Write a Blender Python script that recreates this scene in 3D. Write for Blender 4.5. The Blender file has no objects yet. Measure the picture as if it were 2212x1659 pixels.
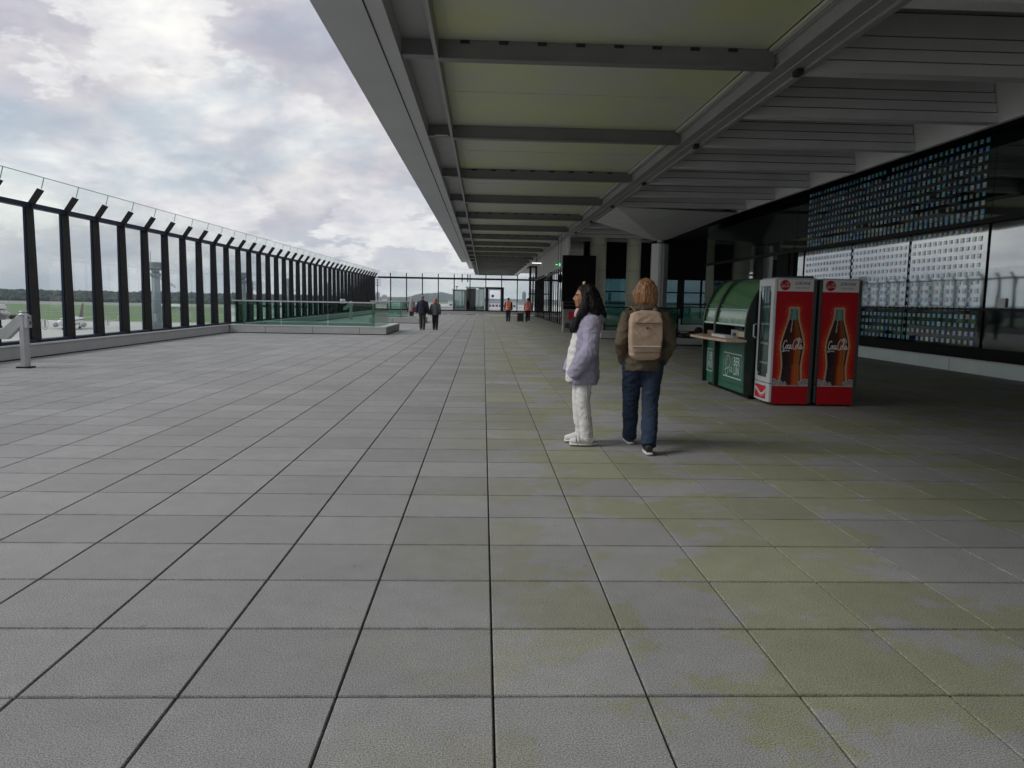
import bpy, bmesh, math, random
from mathutils import Vector, Matrix, noise

# ------------------------------------------------------------------ camera, world, sun, exposure
S = bpy.context.scene
COL = S.collection
H = 1.52
YAW, PITCH, ROLL = math.radians(2.2664), math.radians(6.31), math.radians(1.04)
cam_d = bpy.data.cameras.new('camera'); cam = bpy.data.objects.new('camera', cam_d); COL.objects.link(cam)
cam_d.sensor_width = 36.0; cam_d.lens = 36.0 * 1640 / 2212
cam_d.clip_start = 0.1; cam_d.clip_end = 30000
F_ = Vector((math.cos(PITCH)*math.sin(YAW), math.cos(PITCH)*math.cos(YAW), -math.sin(PITCH)))
R0 = Vector((math.cos(YAW), -math.sin(YAW), 0)); U0 = R0.cross(F_)
R_ = math.cos(ROLL)*R0 + math.sin(ROLL)*U0
U_ = -math.sin(ROLL)*R0 + math.cos(ROLL)*U0
mw = Matrix((R_, U_, -F_)).transposed().to_4x4(); mw.translation = (0, 0, H)
cam.matrix_world = mw
S.camera = cam
S.view_settings.view_transform = 'Standard'; S.view_settings.look = 'None'
S.view_settings.exposure = 0.0; S.view_settings.gamma = 1.0
S.cycles.transparent_max_bounces = 40
S.cycles.max_bounces = 8; S.cycles.diffuse_bounces = 4; S.cycles.glossy_bounces = 4; S.cycles.volume_bounces = 0
S.cycles.caustics_reflective = False; S.cycles.caustics_refractive = False

SUN_EL, SUN_AZ = math.radians(42), math.radians(-105)     # azimuth clockwise from +Y: the sun stands to the left and a little behind
def world():
    w = bpy.data.worlds.new('World'); S.world = w; w.use_nodes = True
    nt = w.node_tree; N = nt.nodes; L = nt.links; N.clear()
    out = N.new('ShaderNodeOutputWorld'); bg = N.new('ShaderNodeBackground'); bg.inputs[1].default_value = 0.1
    sky = N.new('ShaderNodeTexSky'); sky.sky_type = 'NISHITA'; sky.sun_disc = False
    sky.sun_elevation = SUN_EL; sky.sun_rotation = SUN_AZ; sky.air_density = 1.2; sky.dust_density = 2.0
    tc = N.new('ShaderNodeTexCoord'); sep = N.new('ShaderNodeSeparateXYZ'); L.new(tc.outputs['Generated'], sep.inputs[0])
    def math_(op, a, b=None, c=None):
        n = N.new('ShaderNodeMath'); n.operation = op
        for i, v in enumerate((a, b, c)):
            if v is None: continue
            if isinstance(v, (int, float)): n.inputs[i].default_value = v
            else: L.new(v, n.inputs[i])
        return n.outputs[0]
    zc = math_('MAXIMUM', sep.outputs[2], 0.0)
    zd = math_('ADD', zc, 0.36)
    px = math_('DIVIDE', sep.outputs[0], zd); py = math_('DIVIDE', sep.outputs[1], zd)
    cb = N.new('ShaderNodeCombineXYZ'); L.new(px, cb.inputs[0]); L.new(py, cb.inputs[1]); L.new(math_('MULTIPLY', zc, 1.5), cb.inputs[2])
    def ns(scale, det, rough, off, dist=0.0):
        mp = N.new('ShaderNodeMapping'); L.new(cb.outputs[0], mp.inputs[0]); mp.inputs['Location'].default_value = off
        n = N.new('ShaderNodeTexNoise'); L.new(mp.outputs[0], n.inputs['Vector'])
        n.inputs['Scale'].default_value = scale; n.inputs['Detail'].default_value = det
        n.inputs['Roughness'].default_value = rough; n.inputs['Distortion'].default_value = dist
        return n.outputs[0]
    def ramp(f, stops):
        r = N.new('ShaderNodeValToRGB'); L.new(f, r.inputs[0]); e = r.color_ramp.elements
        while len(e) < len(stops): e.new(0.5)
        for i, (p, c) in enumerate(stops): e[i].position = p; e[i].color = (*c, 1)
        return r.outputs[0]
    def mix(f, a, b, bt='MIX'):
        m = N.new('ShaderNodeMix'); m.data_type = 'RGBA'; m.blend_type = bt
        if isinstance(f, (int, float)): m.inputs['Factor'].default_value = f
        else: L.new(f, m.inputs['Factor'])
        for s, v in ((m.inputs[6], a), (m.inputs[7], b)):
            if isinstance(v, tuple): s.default_value = (*v, 1)
            else: L.new(v, s)
        return m.outputs[2]
    big = ns(1.25, 11, 0.57, (19.55, 23.66, 0.0), 0.1)
    fine = ns(3.6, 9, 0.6, (2.82, 0.85, 0.0), 0.15)
    cloud = ramp(big, [(0.37, (4.5, 4.9, 5.6)), (0.44, (5.7, 5.7, 6.4)), (0.50, (6.6, 6.5, 6.8)), (0.56, (7.6, 7.5, 7.6)), (0.64, (8.6, 8.5, 8.5))])
    shade = ramp(fine, [(0.38, (0.80, 0.80, 0.86)), (0.5, (1.0, 0.99, 1.0)), (0.62, (1.15, 1.15, 1.12))])
    cloud = mix(1.0, cloud, shade, 'MULTIPLY')
    puff = ramp(ns(2.6, 12, 0.63, (7.3, 4.4, 0.0), 0.05), [(0.495, (0, 0, 0)), (0.535, (0.75, 0.75, 0.75)), (0.62, (1, 1, 1))])
    cloud = mix(puff, cloud, mix(1.0, (8.9, 8.85, 8.8), shade, 'MULTIPLY'))
    gap = ramp(ns(1.9, 7, 0.6, (25.07, 12.98, 0.0), 0.2), [(0.50, (0, 0, 0)), (0.64, (0.62, 0.62, 0.62))])
    blue = mix(0.7, sky.outputs[0], (4.4, 5.7, 6.8))
    col = mix(gap, cloud, blue)
    low = N.new('ShaderNodeMapRange'); L.new(sep.outputs[2], low.inputs[0]); low.inputs[1].default_value = 0.0; low.inputs[2].default_value = 0.13
    low.inputs[3].default_value = 0.35; low.inputs[4].default_value = 0.0
    col = mix(low.outputs[0], col, (6.7, 7.3, 7.5))
    L.new(col, bg.inputs[0]); L.new(bg.outputs[0], out.inputs[0])
world()
sd = bpy.data.lights.new('sun', 'SUN'); so = bpy.data.objects.new('sun', sd); COL.objects.link(so)
sd.energy = 1.9; sd.angle = math.radians(26); sd.color = (1.0, 0.96, 0.9)
sv = Vector((math.cos(SUN_EL)*math.sin(SUN_AZ), math.cos(SUN_EL)*math.cos(SUN_AZ), math.sin(SUN_EL)))
so.rotation_euler = sv.to_track_quat('Z', 'Y').to_euler()

# ------------------------------------------------------------------ helpers: materials
def mat(name, col, rough=0.6, metal=0.0, var=0.0, vscale=3.0, bump=0.0, bscale=60.0, col2=None, spec=0.5, emit=None, estr=0.0, attr=None, coat=0.0):
    m = bpy.data.materials.new(name); m.use_nodes = True
    nt = m.node_tree; N = nt.nodes; L = nt.links; b = N['Principled BSDF']
    b.inputs['Base Color'].default_value = (*col, 1); b.inputs['Roughness'].default_value = rough
    b.inputs['Metallic'].default_value = metal; b.inputs['Specular IOR Level'].default_value = spec
    b.inputs['Coat Weight'].default_value = coat
    tc = N.new('ShaderNodeTexCoord')
    if attr:
        a = N.new('ShaderNodeAttribute'); a.attribute_name = attr; L.new(a.outputs['Color'], b.inputs['Base Color'])
    elif var > 0 or col2:
        n = N.new('ShaderNodeTexNoise'); n.inputs['Scale'].default_value = vscale; n.inputs['Detail'].default_value = 6
        n.inputs['Roughness'].default_value = 0.6; L.new(tc.outputs['Object'], n.inputs['Vector'])
        r = N.new('ShaderNodeValToRGB'); L.new(n.outputs[0], r.inputs[0])
        c2 = col2 or tuple(min(1, c*(1+var)) for c in col); c1 = tuple(c*(1-var) for c in col)
        r.color_ramp.elements[0].position = 0.32; r.color_ramp.elements[0].color = (*c1, 1)
        r.color_ramp.elements[1].position = 0.68; r.color_ramp.elements[1].color = (*c2, 1)
        L.new(r.outputs[0], b.inputs['Base Color'])
    if bump > 0:
        n = N.new('ShaderNodeTexNoise'); n.inputs['Scale'].default_value = bscale; n.inputs['Detail'].default_value = 3
        L.new(tc.outputs['Object'], n.inputs['Vector'])
        bp = N.new('ShaderNodeBump'); bp.inputs['Strength'].default_value = bump; bp.inputs['Distance'].default_value = 0.01
        L.new(n.outputs[0], bp.inputs['Height']); L.new(bp.outputs[0], b.inputs['Normal'])
    if emit: b.inputs['Emission Color'].default_value = (*emit, 1); b.inputs['Emission Strength'].default_value = estr
    return m

def glass(name, tint, refl=1.0, rough=0.0, ior=1.5):
    m = bpy.data.materials.new(name); m.use_nodes = True
    nt = m.node_tree; N = nt.nodes; L = nt.links; N.clear()
    o = N.new('ShaderNodeOutputMaterial'); mx = N.new('ShaderNodeMixShader')
    t = N.new('ShaderNodeBsdfTransparent'); t.inputs[0].default_value = (*tint, 1)
    g = N.new('ShaderNodeBsdfGlossy'); g.inputs['Roughness'].default_value = rough
    lw = N.new('ShaderNodeLayerWeight'); lw.inputs[0].default_value = 0.5
    pw_ = N.new('ShaderNodeMath'); pw_.operation = 'POWER'; pw_.inputs[1].default_value = 5.0; L.new(lw.outputs['Facing'], pw_.inputs[0])
    mu = N.new('ShaderNodeMath'); mu.operation = 'MULTIPLY_ADD'; mu.inputs[1].default_value = 0.9*refl; mu.inputs[2].default_value = 0.04*refl; mu.use_clamp = True
    L.new(pw_.outputs[0], mu.inputs[0]); L.new(mu.outputs[0], mx.inputs[0]); L.new(t.outputs[0], mx.inputs[1]); L.new(g.outputs[0], mx.inputs[2])
    L.new(mx.outputs[0], o.inputs[0]); return m

def mirror_glass(name, dark, fac, tint=(0.9, 0.95, 0.95)):
    m = bpy.data.materials.new(name); m.use_nodes = True
    nt = m.node_tree; N = nt.nodes; L = nt.links; N.clear()
    o = N.new('ShaderNodeOutputMaterial'); mx = N.new('ShaderNodeMixShader'); mx.inputs[0].default_value = fac
    d = N.new('ShaderNodeBsdfTransparent') if dark is None else N.new('ShaderNodeBsdfDiffuse'); d.inputs[0].default_value = (*(dark or (0.62, 0.70, 0.68)), 1)
    g = N.new('ShaderNodeBsdfGlossy'); g.inputs['Roughness'].default_value = 0.035; g.inputs[0].default_value = (*tint, 1)
    tc = N.new('ShaderNodeTexCoord'); n = N.new('ShaderNodeTexNoise'); n.inputs['Scale'].default_value = 0.9; L.new(tc.outputs['Object'], n.inputs[0])
    bp = N.new('ShaderNodeBump'); bp.inputs['Strength'].default_value = 0.07; bp.inputs['Distance'].default_value = 0.02
    L.new(n.outputs[0], bp.inputs['Height']); L.new(bp.outputs[0], g.inputs['Normal'])
    L.new(d.outputs[0], mx.inputs[1]); L.new(g.outputs[0], mx.inputs[2]); L.new(mx.outputs[0], o.inputs[0]); return m

# ------------------------------------------------------------------ helpers: objects
BASE = {}
def tag(o, label=None, cat=None, group=None, kind=None):
    if label: o['label'] = label
    if cat: o['category'] = cat
    if group: o['group'] = group
    if kind: o['kind'] = kind
    return o
def thing(name, label, cat, loc=(0, 0, 0), rz=0.0, group=None):
    o = bpy.data.objects.new(name, None); COL.objects.link(o); o.empty_display_size = 0.2
    o.location = loc; o.rotation_euler = (0, 0, rz); BASE[o] = Vector(loc)
    return tag(o, label, cat, group)
def copy_tree(o, parent=None):
    c = o.copy(); COL.objects.link(c); c.parent = parent
    for ch in list(o.children): copy_tree(ch, c)
    return c

class MB:
    def __init__(s): s.v = []; s.f = []; s.sm = []; s.c = []
    def add(s, vs, fs, smooth=False, col=None):
        n = len(s.v); s.v += [tuple(p) for p in vs]; s.f += [tuple(i+n for i in f) for f in fs]; s.sm += [smooth]*len(fs)
        s.c += [col or (1, 1, 1)]*len(vs)
        return s
    def box(s, x0, x1, y0, y1, z0, z1, col=None):
        vs = [(x0,y0,z0),(x1,y0,z0),(x1,y1,z0),(x0,y1,z0),(x0,y0,z1),(x1,y0,z1),(x1,y1,z1),(x0,y1,z1)]
        return s.add(vs, [(0,3,2,1),(4,5,6,7),(0,1,5,4),(1,2,6,5),(2,3,7,6),(3,0,4,7)], col=col)
    def quad(s, a, b, c, d, col=None): return s.add([a, b, c, d], [(0, 1, 2, 3)], col=col)
    def prism(s, pts, axis, a, b, smooth=False, col=None):   # pts: 2D outline; axis 'x','y','z'; extruded from a to b
        def P(p, t): return (t, p[0], p[1]) if axis == 'x' else (p[0], t, p[1]) if axis == 'y' else (p[0], p[1], t)
        n = len(pts); vs = [P(p, a) for p in pts] + [P(p, b) for p in pts]
        fs = [tuple(range(n-1, -1, -1)), tuple(range(n, 2*n))] + [(i, (i+1) % n, n+(i+1) % n, n+i) for i in range(n)]
        return s.add(vs, fs, smooth, col)
    def bar(s, p, q, w, h=None, up=(0, 0, 1), w2=None, h2=None):
        p, q = Vector(p), Vector(q); h = h or w; w2 = w2 or w; h2 = h2 or h
        d = (q-p).normalized(); u = Vector(up)
        if abs(d.dot(u)) > 0.98: u = Vector((0, 1, 0))
        r = d.cross(u).normalized(); u = r.cross(d)
        vs = [p+r*a*w/2+u*b*h/2 for a, b in ((-1,-1),(1,-1),(1,1),(-1,1))] + [q+r*a*w2/2+u*b*h2/2 for a, b in ((-1,-1),(1,-1),(1,1),(-1,1))]
        return s.add(vs, [(0,1,2,3),(7,6,5,4),(0,4,5,1),(1,5,6,2),(2,6,7,3),(3,7,4,0)])
    def tube(s, pts, rad, n=12, up=(0, 0, 1), closed=True, smooth=True):   # rad: list of r or (a,b)
        pts = [Vector(p) for p in pts]; m = len(pts)
        if not isinstance(rad, (list, tuple)): rad = [rad]*m
        vs = []; u = Vector(up); r = None
        for i, p in enumerate(pts):
            d = (pts[min(i+1, m-1)]-pts[max(i-1, 0)]).normalized()
            if r is None:
                uu = u if abs(d.dot(u)) < 0.9 else Vector((0, 1, 0))
                if abs(d.dot(uu)) > 0.9: uu = Vector((1, 0, 0))
                r = d.cross(uu).normalized()
            else: r = (r-d*r.dot(d)).normalized()
            w = r.cross(d)
            ab = rad[i] if isinstance(rad[i], (tuple, list)) else (rad[i], rad[i])
            vs += [p + r*ab[0]*math.cos(2*math.pi*k/n) + w*ab[1]*math.sin(2*math.pi*k/n) for k in range(n)]
        fs = [(i*n+k, i*n+(k+1) % n, (i+1)*n+(k+1) % n, (i+1)*n+k) for i in range(m-1) for k in range(n)]
        if closed: fs += [tuple(range(n-1, -1, -1)), tuple((m-1)*n+k for k in range(n))]
        return s.add(vs, fs, smooth)
    def lathe(s, c, prof, n=24, smooth=True):   # prof: (r,z)
        vs = [(c[0]+r*math.cos(2*math.pi*k/n), c[1]+r*math.sin(2*math.pi*k/n), c[2]+z) for r, z in prof for k in range(n)]
        m = len(prof)
        fs = [(i*n+k, i*n+(k+1) % n, (i+1)*n+(k+1) % n, (i+1)*n+k) for i in range(m-1) for k in range(n)]
        fs += [tuple(range(n-1, -1, -1)), tuple((m-1)*n+k for k in range(n))]
        return s.add(vs, fs, smooth)
    def ell(s, c, r, n=16, m=10, rot=None):
        c = Vector(c); vs = []; R = rot or Matrix.Identity(3)
        for i in range(m+1):
            th = math.pi*i/m
            for k in range(n):
                ph = 2*math.pi*k/n
                st = max(math.sin(th), 0.02)
                vs.append(c + R @ Vector((r[0]*st*math.cos(ph), r[1]*st*math.sin(ph), -r[2]*math.cos(th))))
        fs = [(i*n+k, i*n+(k+1) % n, (i+1)*n+(k+1) % n, (i+1)*n+k) for i in range(m) for k in range(n)]
        fs += [tuple(range(n-1, -1, -1)), tuple(m*n+k for k in range(n))]
        return s.add(vs, fs, True)
    def ribbon(s, pts, w, fn, closed=False):      # flat stroke: 2D points, width, fn(x, y, layer)->3D
        P = [Vector(p) for p in pts]; m = len(P); vs = []
        for i, p in enumerate(P):
            a = P[(i-1) % m] if closed else P[max(i-1, 0)]; b = P[(i+1) % m] if closed else P[min(i+1, m-1)]
            d = (b-a).normalized(); nrm = Vector((-d.y, d.x)); ww = w[i] if isinstance(w, list) else w
            vs += [fn(*(p+nrm*ww/2)), fn(*(p-nrm*ww/2))]
        fs = [(2*i, 2*i+1, 2*i+3, 2*i+2) for i in range(m-1)]
        if closed: fs.append((2*m-2, 2*m-1, 1, 0))
        return s.add(vs, fs)
    def build(s, name, material, parent=None, world=True, bevel=0.0, smooth_angle=None, attr=False):
        me = bpy.data.meshes.new(name)
        off = BASE.get(parent, Vector((0, 0, 0))) if (parent and world) else Vector((0, 0, 0))
        me.from_pydata([tuple(Vector(p)-off) for p in s.v], [], s.f)
        me.polygons.foreach_set('use_smooth', s.sm)
        if attr:
            ca = me.color_attributes.new('col', 'FLOAT_COLOR', 'POINT')
            for i, c in enumerate(s.c): ca.data[i].color = (*c, 1)
        me.update()
        if smooth_angle: me.polygons.foreach_set('use_smooth', [True]*len(me.polygons)); me.set_sharp_from_angle(angle=math.radians(smooth_angle))
        o = bpy.data.objects.new(name, me); COL.objects.link(o)
        if material: me.materials.append(material)
        if parent: o.parent = parent
        BASE[o] = off
        if bevel:
            b = o.modifiers.new('bevel', 'BEVEL'); b.width = bevel; b.segments = 2; b.limit_method = 'ANGLE'
        return o

def blob(name, mb, material, parent, voxel=0.012, smooth=4, disp=None):
    """union of overlapping closed shapes as one continuous smooth skin"""
    me = bpy.data.meshes.new('t'); me.from_pydata([tuple(p) for p in mb.v], [], mb.f)
    o = bpy.data.objects.new('t', me); COL.objects.link(o)
    r = o.modifiers.new('r', 'REMESH'); r.mode = 'VOXEL'; r.voxel_size = voxel
    if smooth:
        q = o.modifiers.new('s', 'SMOOTH'); q.factor = 0.5; q.iterations = smooth
    dg = bpy.context.evaluated_depsgraph_get(); dg.update()
    nm = bpy.data.meshes.new_from_object(o.evaluated_get(dg)); nm.name = name
    bpy.data.objects.remove(o); bpy.data.meshes.remove(me)
    if disp:
        nm.update(); nn = [v.normal.copy() for v in nm.vertices]
        for v, n in zip(nm.vertices, nn): v.co += n*disp(v.co)
    nm.polygons.foreach_set('use_smooth', [True]*len(nm.polygons)); nm.materials.clear(); nm.materials.append(material)
    b = bpy.data.objects.new(name, nm); COL.objects.link(b); b.parent = parent; BASE[b] = Vector((0, 0, 0))
    return b

def text_geo(body, size, shear=0.0, bold=0.0, spacing=1.0):
    c = bpy.data.curves.new('t', 'FONT'); c.body = body; c.size = size; c.shear = shear; c.offset = bold; c.space_character = spacing
    c.align_x = 'CENTER'; c.align_y = 'CENTER'; c.resolution_u = 3
    o = bpy.data.objects.new('t', c); COL.objects.link(o)
    dg = bpy.context.evaluated_depsgraph_get(); dg.update()
    me = bpy.data.meshes.new_from_object(o.evaluated_get(dg))
    vs = [tuple(v.co[:2]) for v in me.vertices]; fs = [tuple(p.vertices) for p in me.polygons]
    bpy.data.objects.remove(o); bpy.data.meshes.remove(me)
    return vs, fs
def smooth_pts(pts, k=5):
    P = [Vector(p) for p in pts]; out = []
    for i in range(len(P)-1):
        a, b, c, d = P[max(i-1, 0)], P[i], P[i+1], P[min(i+2, len(P)-1)]
        for j in range(k):
            t = j/k
            out.append(0.5*((2*b)+(c-a)*t+(2*a-5*b+4*c-d)*t*t+(3*b-a-3*c+d)*t**3))
    return out+[P[-1]]

# ------------------------------------------------------------------ materials
def floor_material():
    m = bpy.data.materials.new('concrete_paver'); m.use_nodes = True
    nt = m.node_tree; N = nt.nodes; L = nt.links; b = N['Principled BSDF']; b.inputs['Roughness'].default_value = 0.78
    b.inputs['Specular IOR Level'].default_value = 0.35
    tc = N.new('ShaderNodeTexCoord')
    def mt(op, a, bb=None):
        n = N.new('ShaderNodeMath'); n.operation = op
        for i, v in enumerate((a, bb)):
            if v is None: continue
            if isinstance(v, (int, float)): n.inputs[i].default_value = v
            else: L.new(v, n.inputs[i])
        return n.outputs[0]
    sp = N.new('ShaderNodeSeparateXYZ'); L.new(tc.outputs['Object'], sp.inputs[0])
    tx = mt('FLOOR', mt('DIVIDE', mt('SUBTRACT', sp.outputs[0], 0.06), 0.6)); ty = mt('FLOOR', mt('DIVIDE', mt('SUBTRACT', sp.outputs[1], 0.358), 0.605))
    cb = N.new('ShaderNodeCombineXYZ'); L.new(tx, cb.inputs[0]); L.new(ty, cb.inputs[1])
    wn = N.new('ShaderNodeTexWhiteNoise'); wn.noise_dimensions = '2D'; L.new(cb.outputs[0], wn.inputs['Vector'])
    def nz(scale, det=4, rough=0.6):
        n = N.new('ShaderNodeTexNoise'); n.inputs['Scale'].default_value = scale; n.inputs['Detail'].default_value = det; n.inputs['Roughness'].default_value = rough
        L.new(tc.outputs['Object'], n.inputs['Vector']); return n.outputs[0]
    speck = nz(170, 3, 0.8); med = nz(7, 5); big = nz(0.55, 5, 0.65)
    v = mt('ADD', mt('MULTIPLY', wn.outputs[0], 0.14), 0.72)
    pit = N.new('ShaderNodeMapRange'); L.new(speck, pit.inputs[0]); pit.inputs[1].default_value = 0.40; pit.inputs[2].default_value = 0.58; pit.inputs[3].default_value = 0.42; pit.inputs[4].default_value = 1.36
    v = mt('MULTIPLY', v, pit.outputs[0])
    v = mt('MULTIPLY', v, mt('ADD', mt('MULTIPLY', med, 0.30), 0.85))
    v = mt('MULTIPLY', v, mt('ADD', mt('MULTIPLY', big, 0.50), 0.75))
    # paver edges darkened along the joints, strengthening the joint lines
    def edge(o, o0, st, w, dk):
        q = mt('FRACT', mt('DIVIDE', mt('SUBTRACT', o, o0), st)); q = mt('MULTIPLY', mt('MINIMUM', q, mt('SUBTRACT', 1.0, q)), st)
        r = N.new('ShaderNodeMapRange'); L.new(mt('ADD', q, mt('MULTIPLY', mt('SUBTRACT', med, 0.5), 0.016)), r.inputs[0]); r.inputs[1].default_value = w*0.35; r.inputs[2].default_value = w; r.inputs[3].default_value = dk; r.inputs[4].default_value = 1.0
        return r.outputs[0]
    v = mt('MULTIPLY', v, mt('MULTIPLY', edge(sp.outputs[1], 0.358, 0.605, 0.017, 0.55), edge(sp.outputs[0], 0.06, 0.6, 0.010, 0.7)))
    base = N.new('ShaderNodeMix'); base.data_type = 'RGBA'
    # olive chroma-noise blotches tinted into the pavers on the roofed side
    msk = N.new('ShaderNodeMapRange'); L.new(sp.outputs[0], msk.inputs[0]); msk.inputs[1].default_value = -0.7; msk.inputs[2].default_value = 0.9
    st = N.new('ShaderNodeMapRange'); L.new(nz(0.8, 6, 0.65), st.inputs[0]); st.inputs[1].default_value = 0.475; st.inputs[2].default_value = 0.515
    L.new(mt('MULTIPLY', mt('MULTIPLY', msk.outputs[0], st.outputs[0]), 0.8), base.inputs['Factor'])
    base.inputs[6].default_value = (0.36, 0.363, 0.37, 1); base.inputs[7].default_value = (0.325, 0.34, 0.215, 1)
    sc = N.new('ShaderNodeVectorMath'); sc.operation = 'SCALE'; L.new(base.outputs[2], sc.inputs[0]); L.new(v, sc.inputs['Scale'])
    # scattered drip marks and dark spots
    vo = N.new('ShaderNodeTexVoronoi'); vo.inputs['Scale'].default_value = 2.2; L.new(tc.outputs['Object'], vo.inputs['Vector'])
    sr = N.new('ShaderNodeMapRange'); L.new(vo.outputs['Distance'], sr.inputs[0]); sr.inputs[1].default_value = 0.015; sr.inputs[2].default_value = 0.05; sr.inputs[3].default_value = 0.75; sr.inputs[4].default_value = 1.0
    sc2 = N.new('ShaderNodeVectorMath'); sc2.operation = 'SCALE'; L.new(sc.outputs[0], sc2.inputs[0]); L.new(sr.outputs[0], sc2.inputs['Scale'])
    L.new(sc2.outputs[0], b.inputs['Base Color'])
    bp = N.new('ShaderNodeBump'); bp.inputs['Strength'].default_value = 0.12; bp.inputs['Distance'].default_value = 0.002
    L.new(nz(240, 2, 0.7), bp.inputs['Height']); L.new(bp.outputs[0], b.inputs['Normal'])
    return m
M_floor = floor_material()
M_joint = mat('joint_dark', (0.03, 0.03, 0.03), 0.9)
M_plinth = mat('precast_plinth', (0.42, 0.42, 0.42), 0.7, var=0.08, vscale=1.5, bump=0.15, bscale=90)
M_plinth_w = mat('painted_plinth', (0.70, 0.80, 0.76), 0.6, var=0.06, vscale=1.2)
M_coping = mat('coping_metal', (0.62, 0.62, 0.62), 0.4, var=0.05)
M_steel_dk = mat('dark_steel', (0.014, 0.013, 0.014), 0.5, var=0.2, vscale=1.0, spec=0.2)
M_steel_nv = mat('navy_steel', (0.012, 0.018, 0.045), 0.5, var=0.15, vscale=1.0, spec=0.2)
M_fascia = mat('fascia_panel', (0.52, 0.52, 0.53), 0.5, var=0.05, vscale=0.8)
M_roofst = mat('roof_steel', (0.34, 0.34, 0.34), 0.5, var=0.08, vscale=0.7)
M_rib = mat('rib_steel', (0.20, 0.20, 0.205), 0.55, var=0.1, vscale=0.8)
M_rib2 = mat('board_steel', (0.74, 0.74, 0.745), 0.6, var=0.08, vscale=0.8)
M_web = mat('edge_web', (0.80, 0.80, 0.80), 0.55, var=0.06, vscale=0.6)
M_pan = mat('ceiling_panel', (0.66, 0.69, 0.39), 0.6, col2=(0.60, 0.60, 0.60), vscale=0.45)
M_trim = mat('pale_trim', (0.62, 0.63, 0.55), 0.5)
M_black = mat('black_cladding', (0.006, 0.006, 0.007), 0.6, var=0.3, vscale=0.5, spec=0.12)
M_darkceil = mat('dark_soffit', (0.05, 0.05, 0.05), 0.6)
M_glass = glass('clear_glass', (0.955, 0.98, 0.972), 0.6)
M_glass_up = glass('canted_glass', (0.965, 0.985, 0.98), 0.25)
M_gglass = glass('green_glass', (0.60, 0.78, 0.70), 1.0)
M_tglass = glass('tinted_glass', (0.20, 0.31, 0.32), 1.2)
M_edge = mat('glass_edge', (0.16, 0.26, 0.24), 0.3)
M_alu = mat('brushed_aluminium', (0.52, 0.52, 0.53), 0.38, metal=0.6, var=0.06, vscale=4)
M_concrete = mat('pale_concrete', (0.88, 0.88, 0.70), 0.7, var=0.08, vscale=0.9, bump=0.1)
M_white = mat('white_paint', (0.75, 0.75, 0.76), 0.4)
M_mirror = mirror_glass('facade_glass', None, 0.50)
M_mirror_lo = mirror_glass('facade_glass_low', None, 0.14)
M_mirror_up = mirror_glass('facade_glass_high', None, 0.22)
# ------------------------------------------------------------------ terrace floor: real pavers with open joints
def terrace():
    mb = MB(); x0 = 0.06; y0 = 0.358; g = 0.0035; gy = 0.0042; ch = 0.005
    for i in range(-18, 33):
        for j in range(-14, 124):
            a = x0+i*0.6+g; b = x0+(i+1)*0.6-g; c = y0+j*0.605+gy; d = y0+(j+1)*0.605-gy
            if b < -10.3 or a > 18.9: continue
            vs = [(a,c,-0.02),(b,c,-0.02),(b,d,-0.02),(a,d,-0.02),(a,c,-ch),(b,c,-ch),(b,d,-ch),(a,d,-ch),
                  (a+ch,c+ch,0),(b-ch,c+ch,0),(b-ch,d-ch,0),(a+ch,d-ch,0)]
            mb.add(vs, [(0,1,5,4),(1,2,6,5),(2,3,7,6),(3,0,4,7),(4,5,9,8),(5,6,10,9),(6,7,11,10),(7,4,8,11),(8,9,10,11)])
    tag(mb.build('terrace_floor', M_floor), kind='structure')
    tag(MB().box(-10.9, 19.2, -8.5, 75.6, -0.4, -0.0205).build('terrace_slab', M_joint), kind='structure')
terrace()

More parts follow.
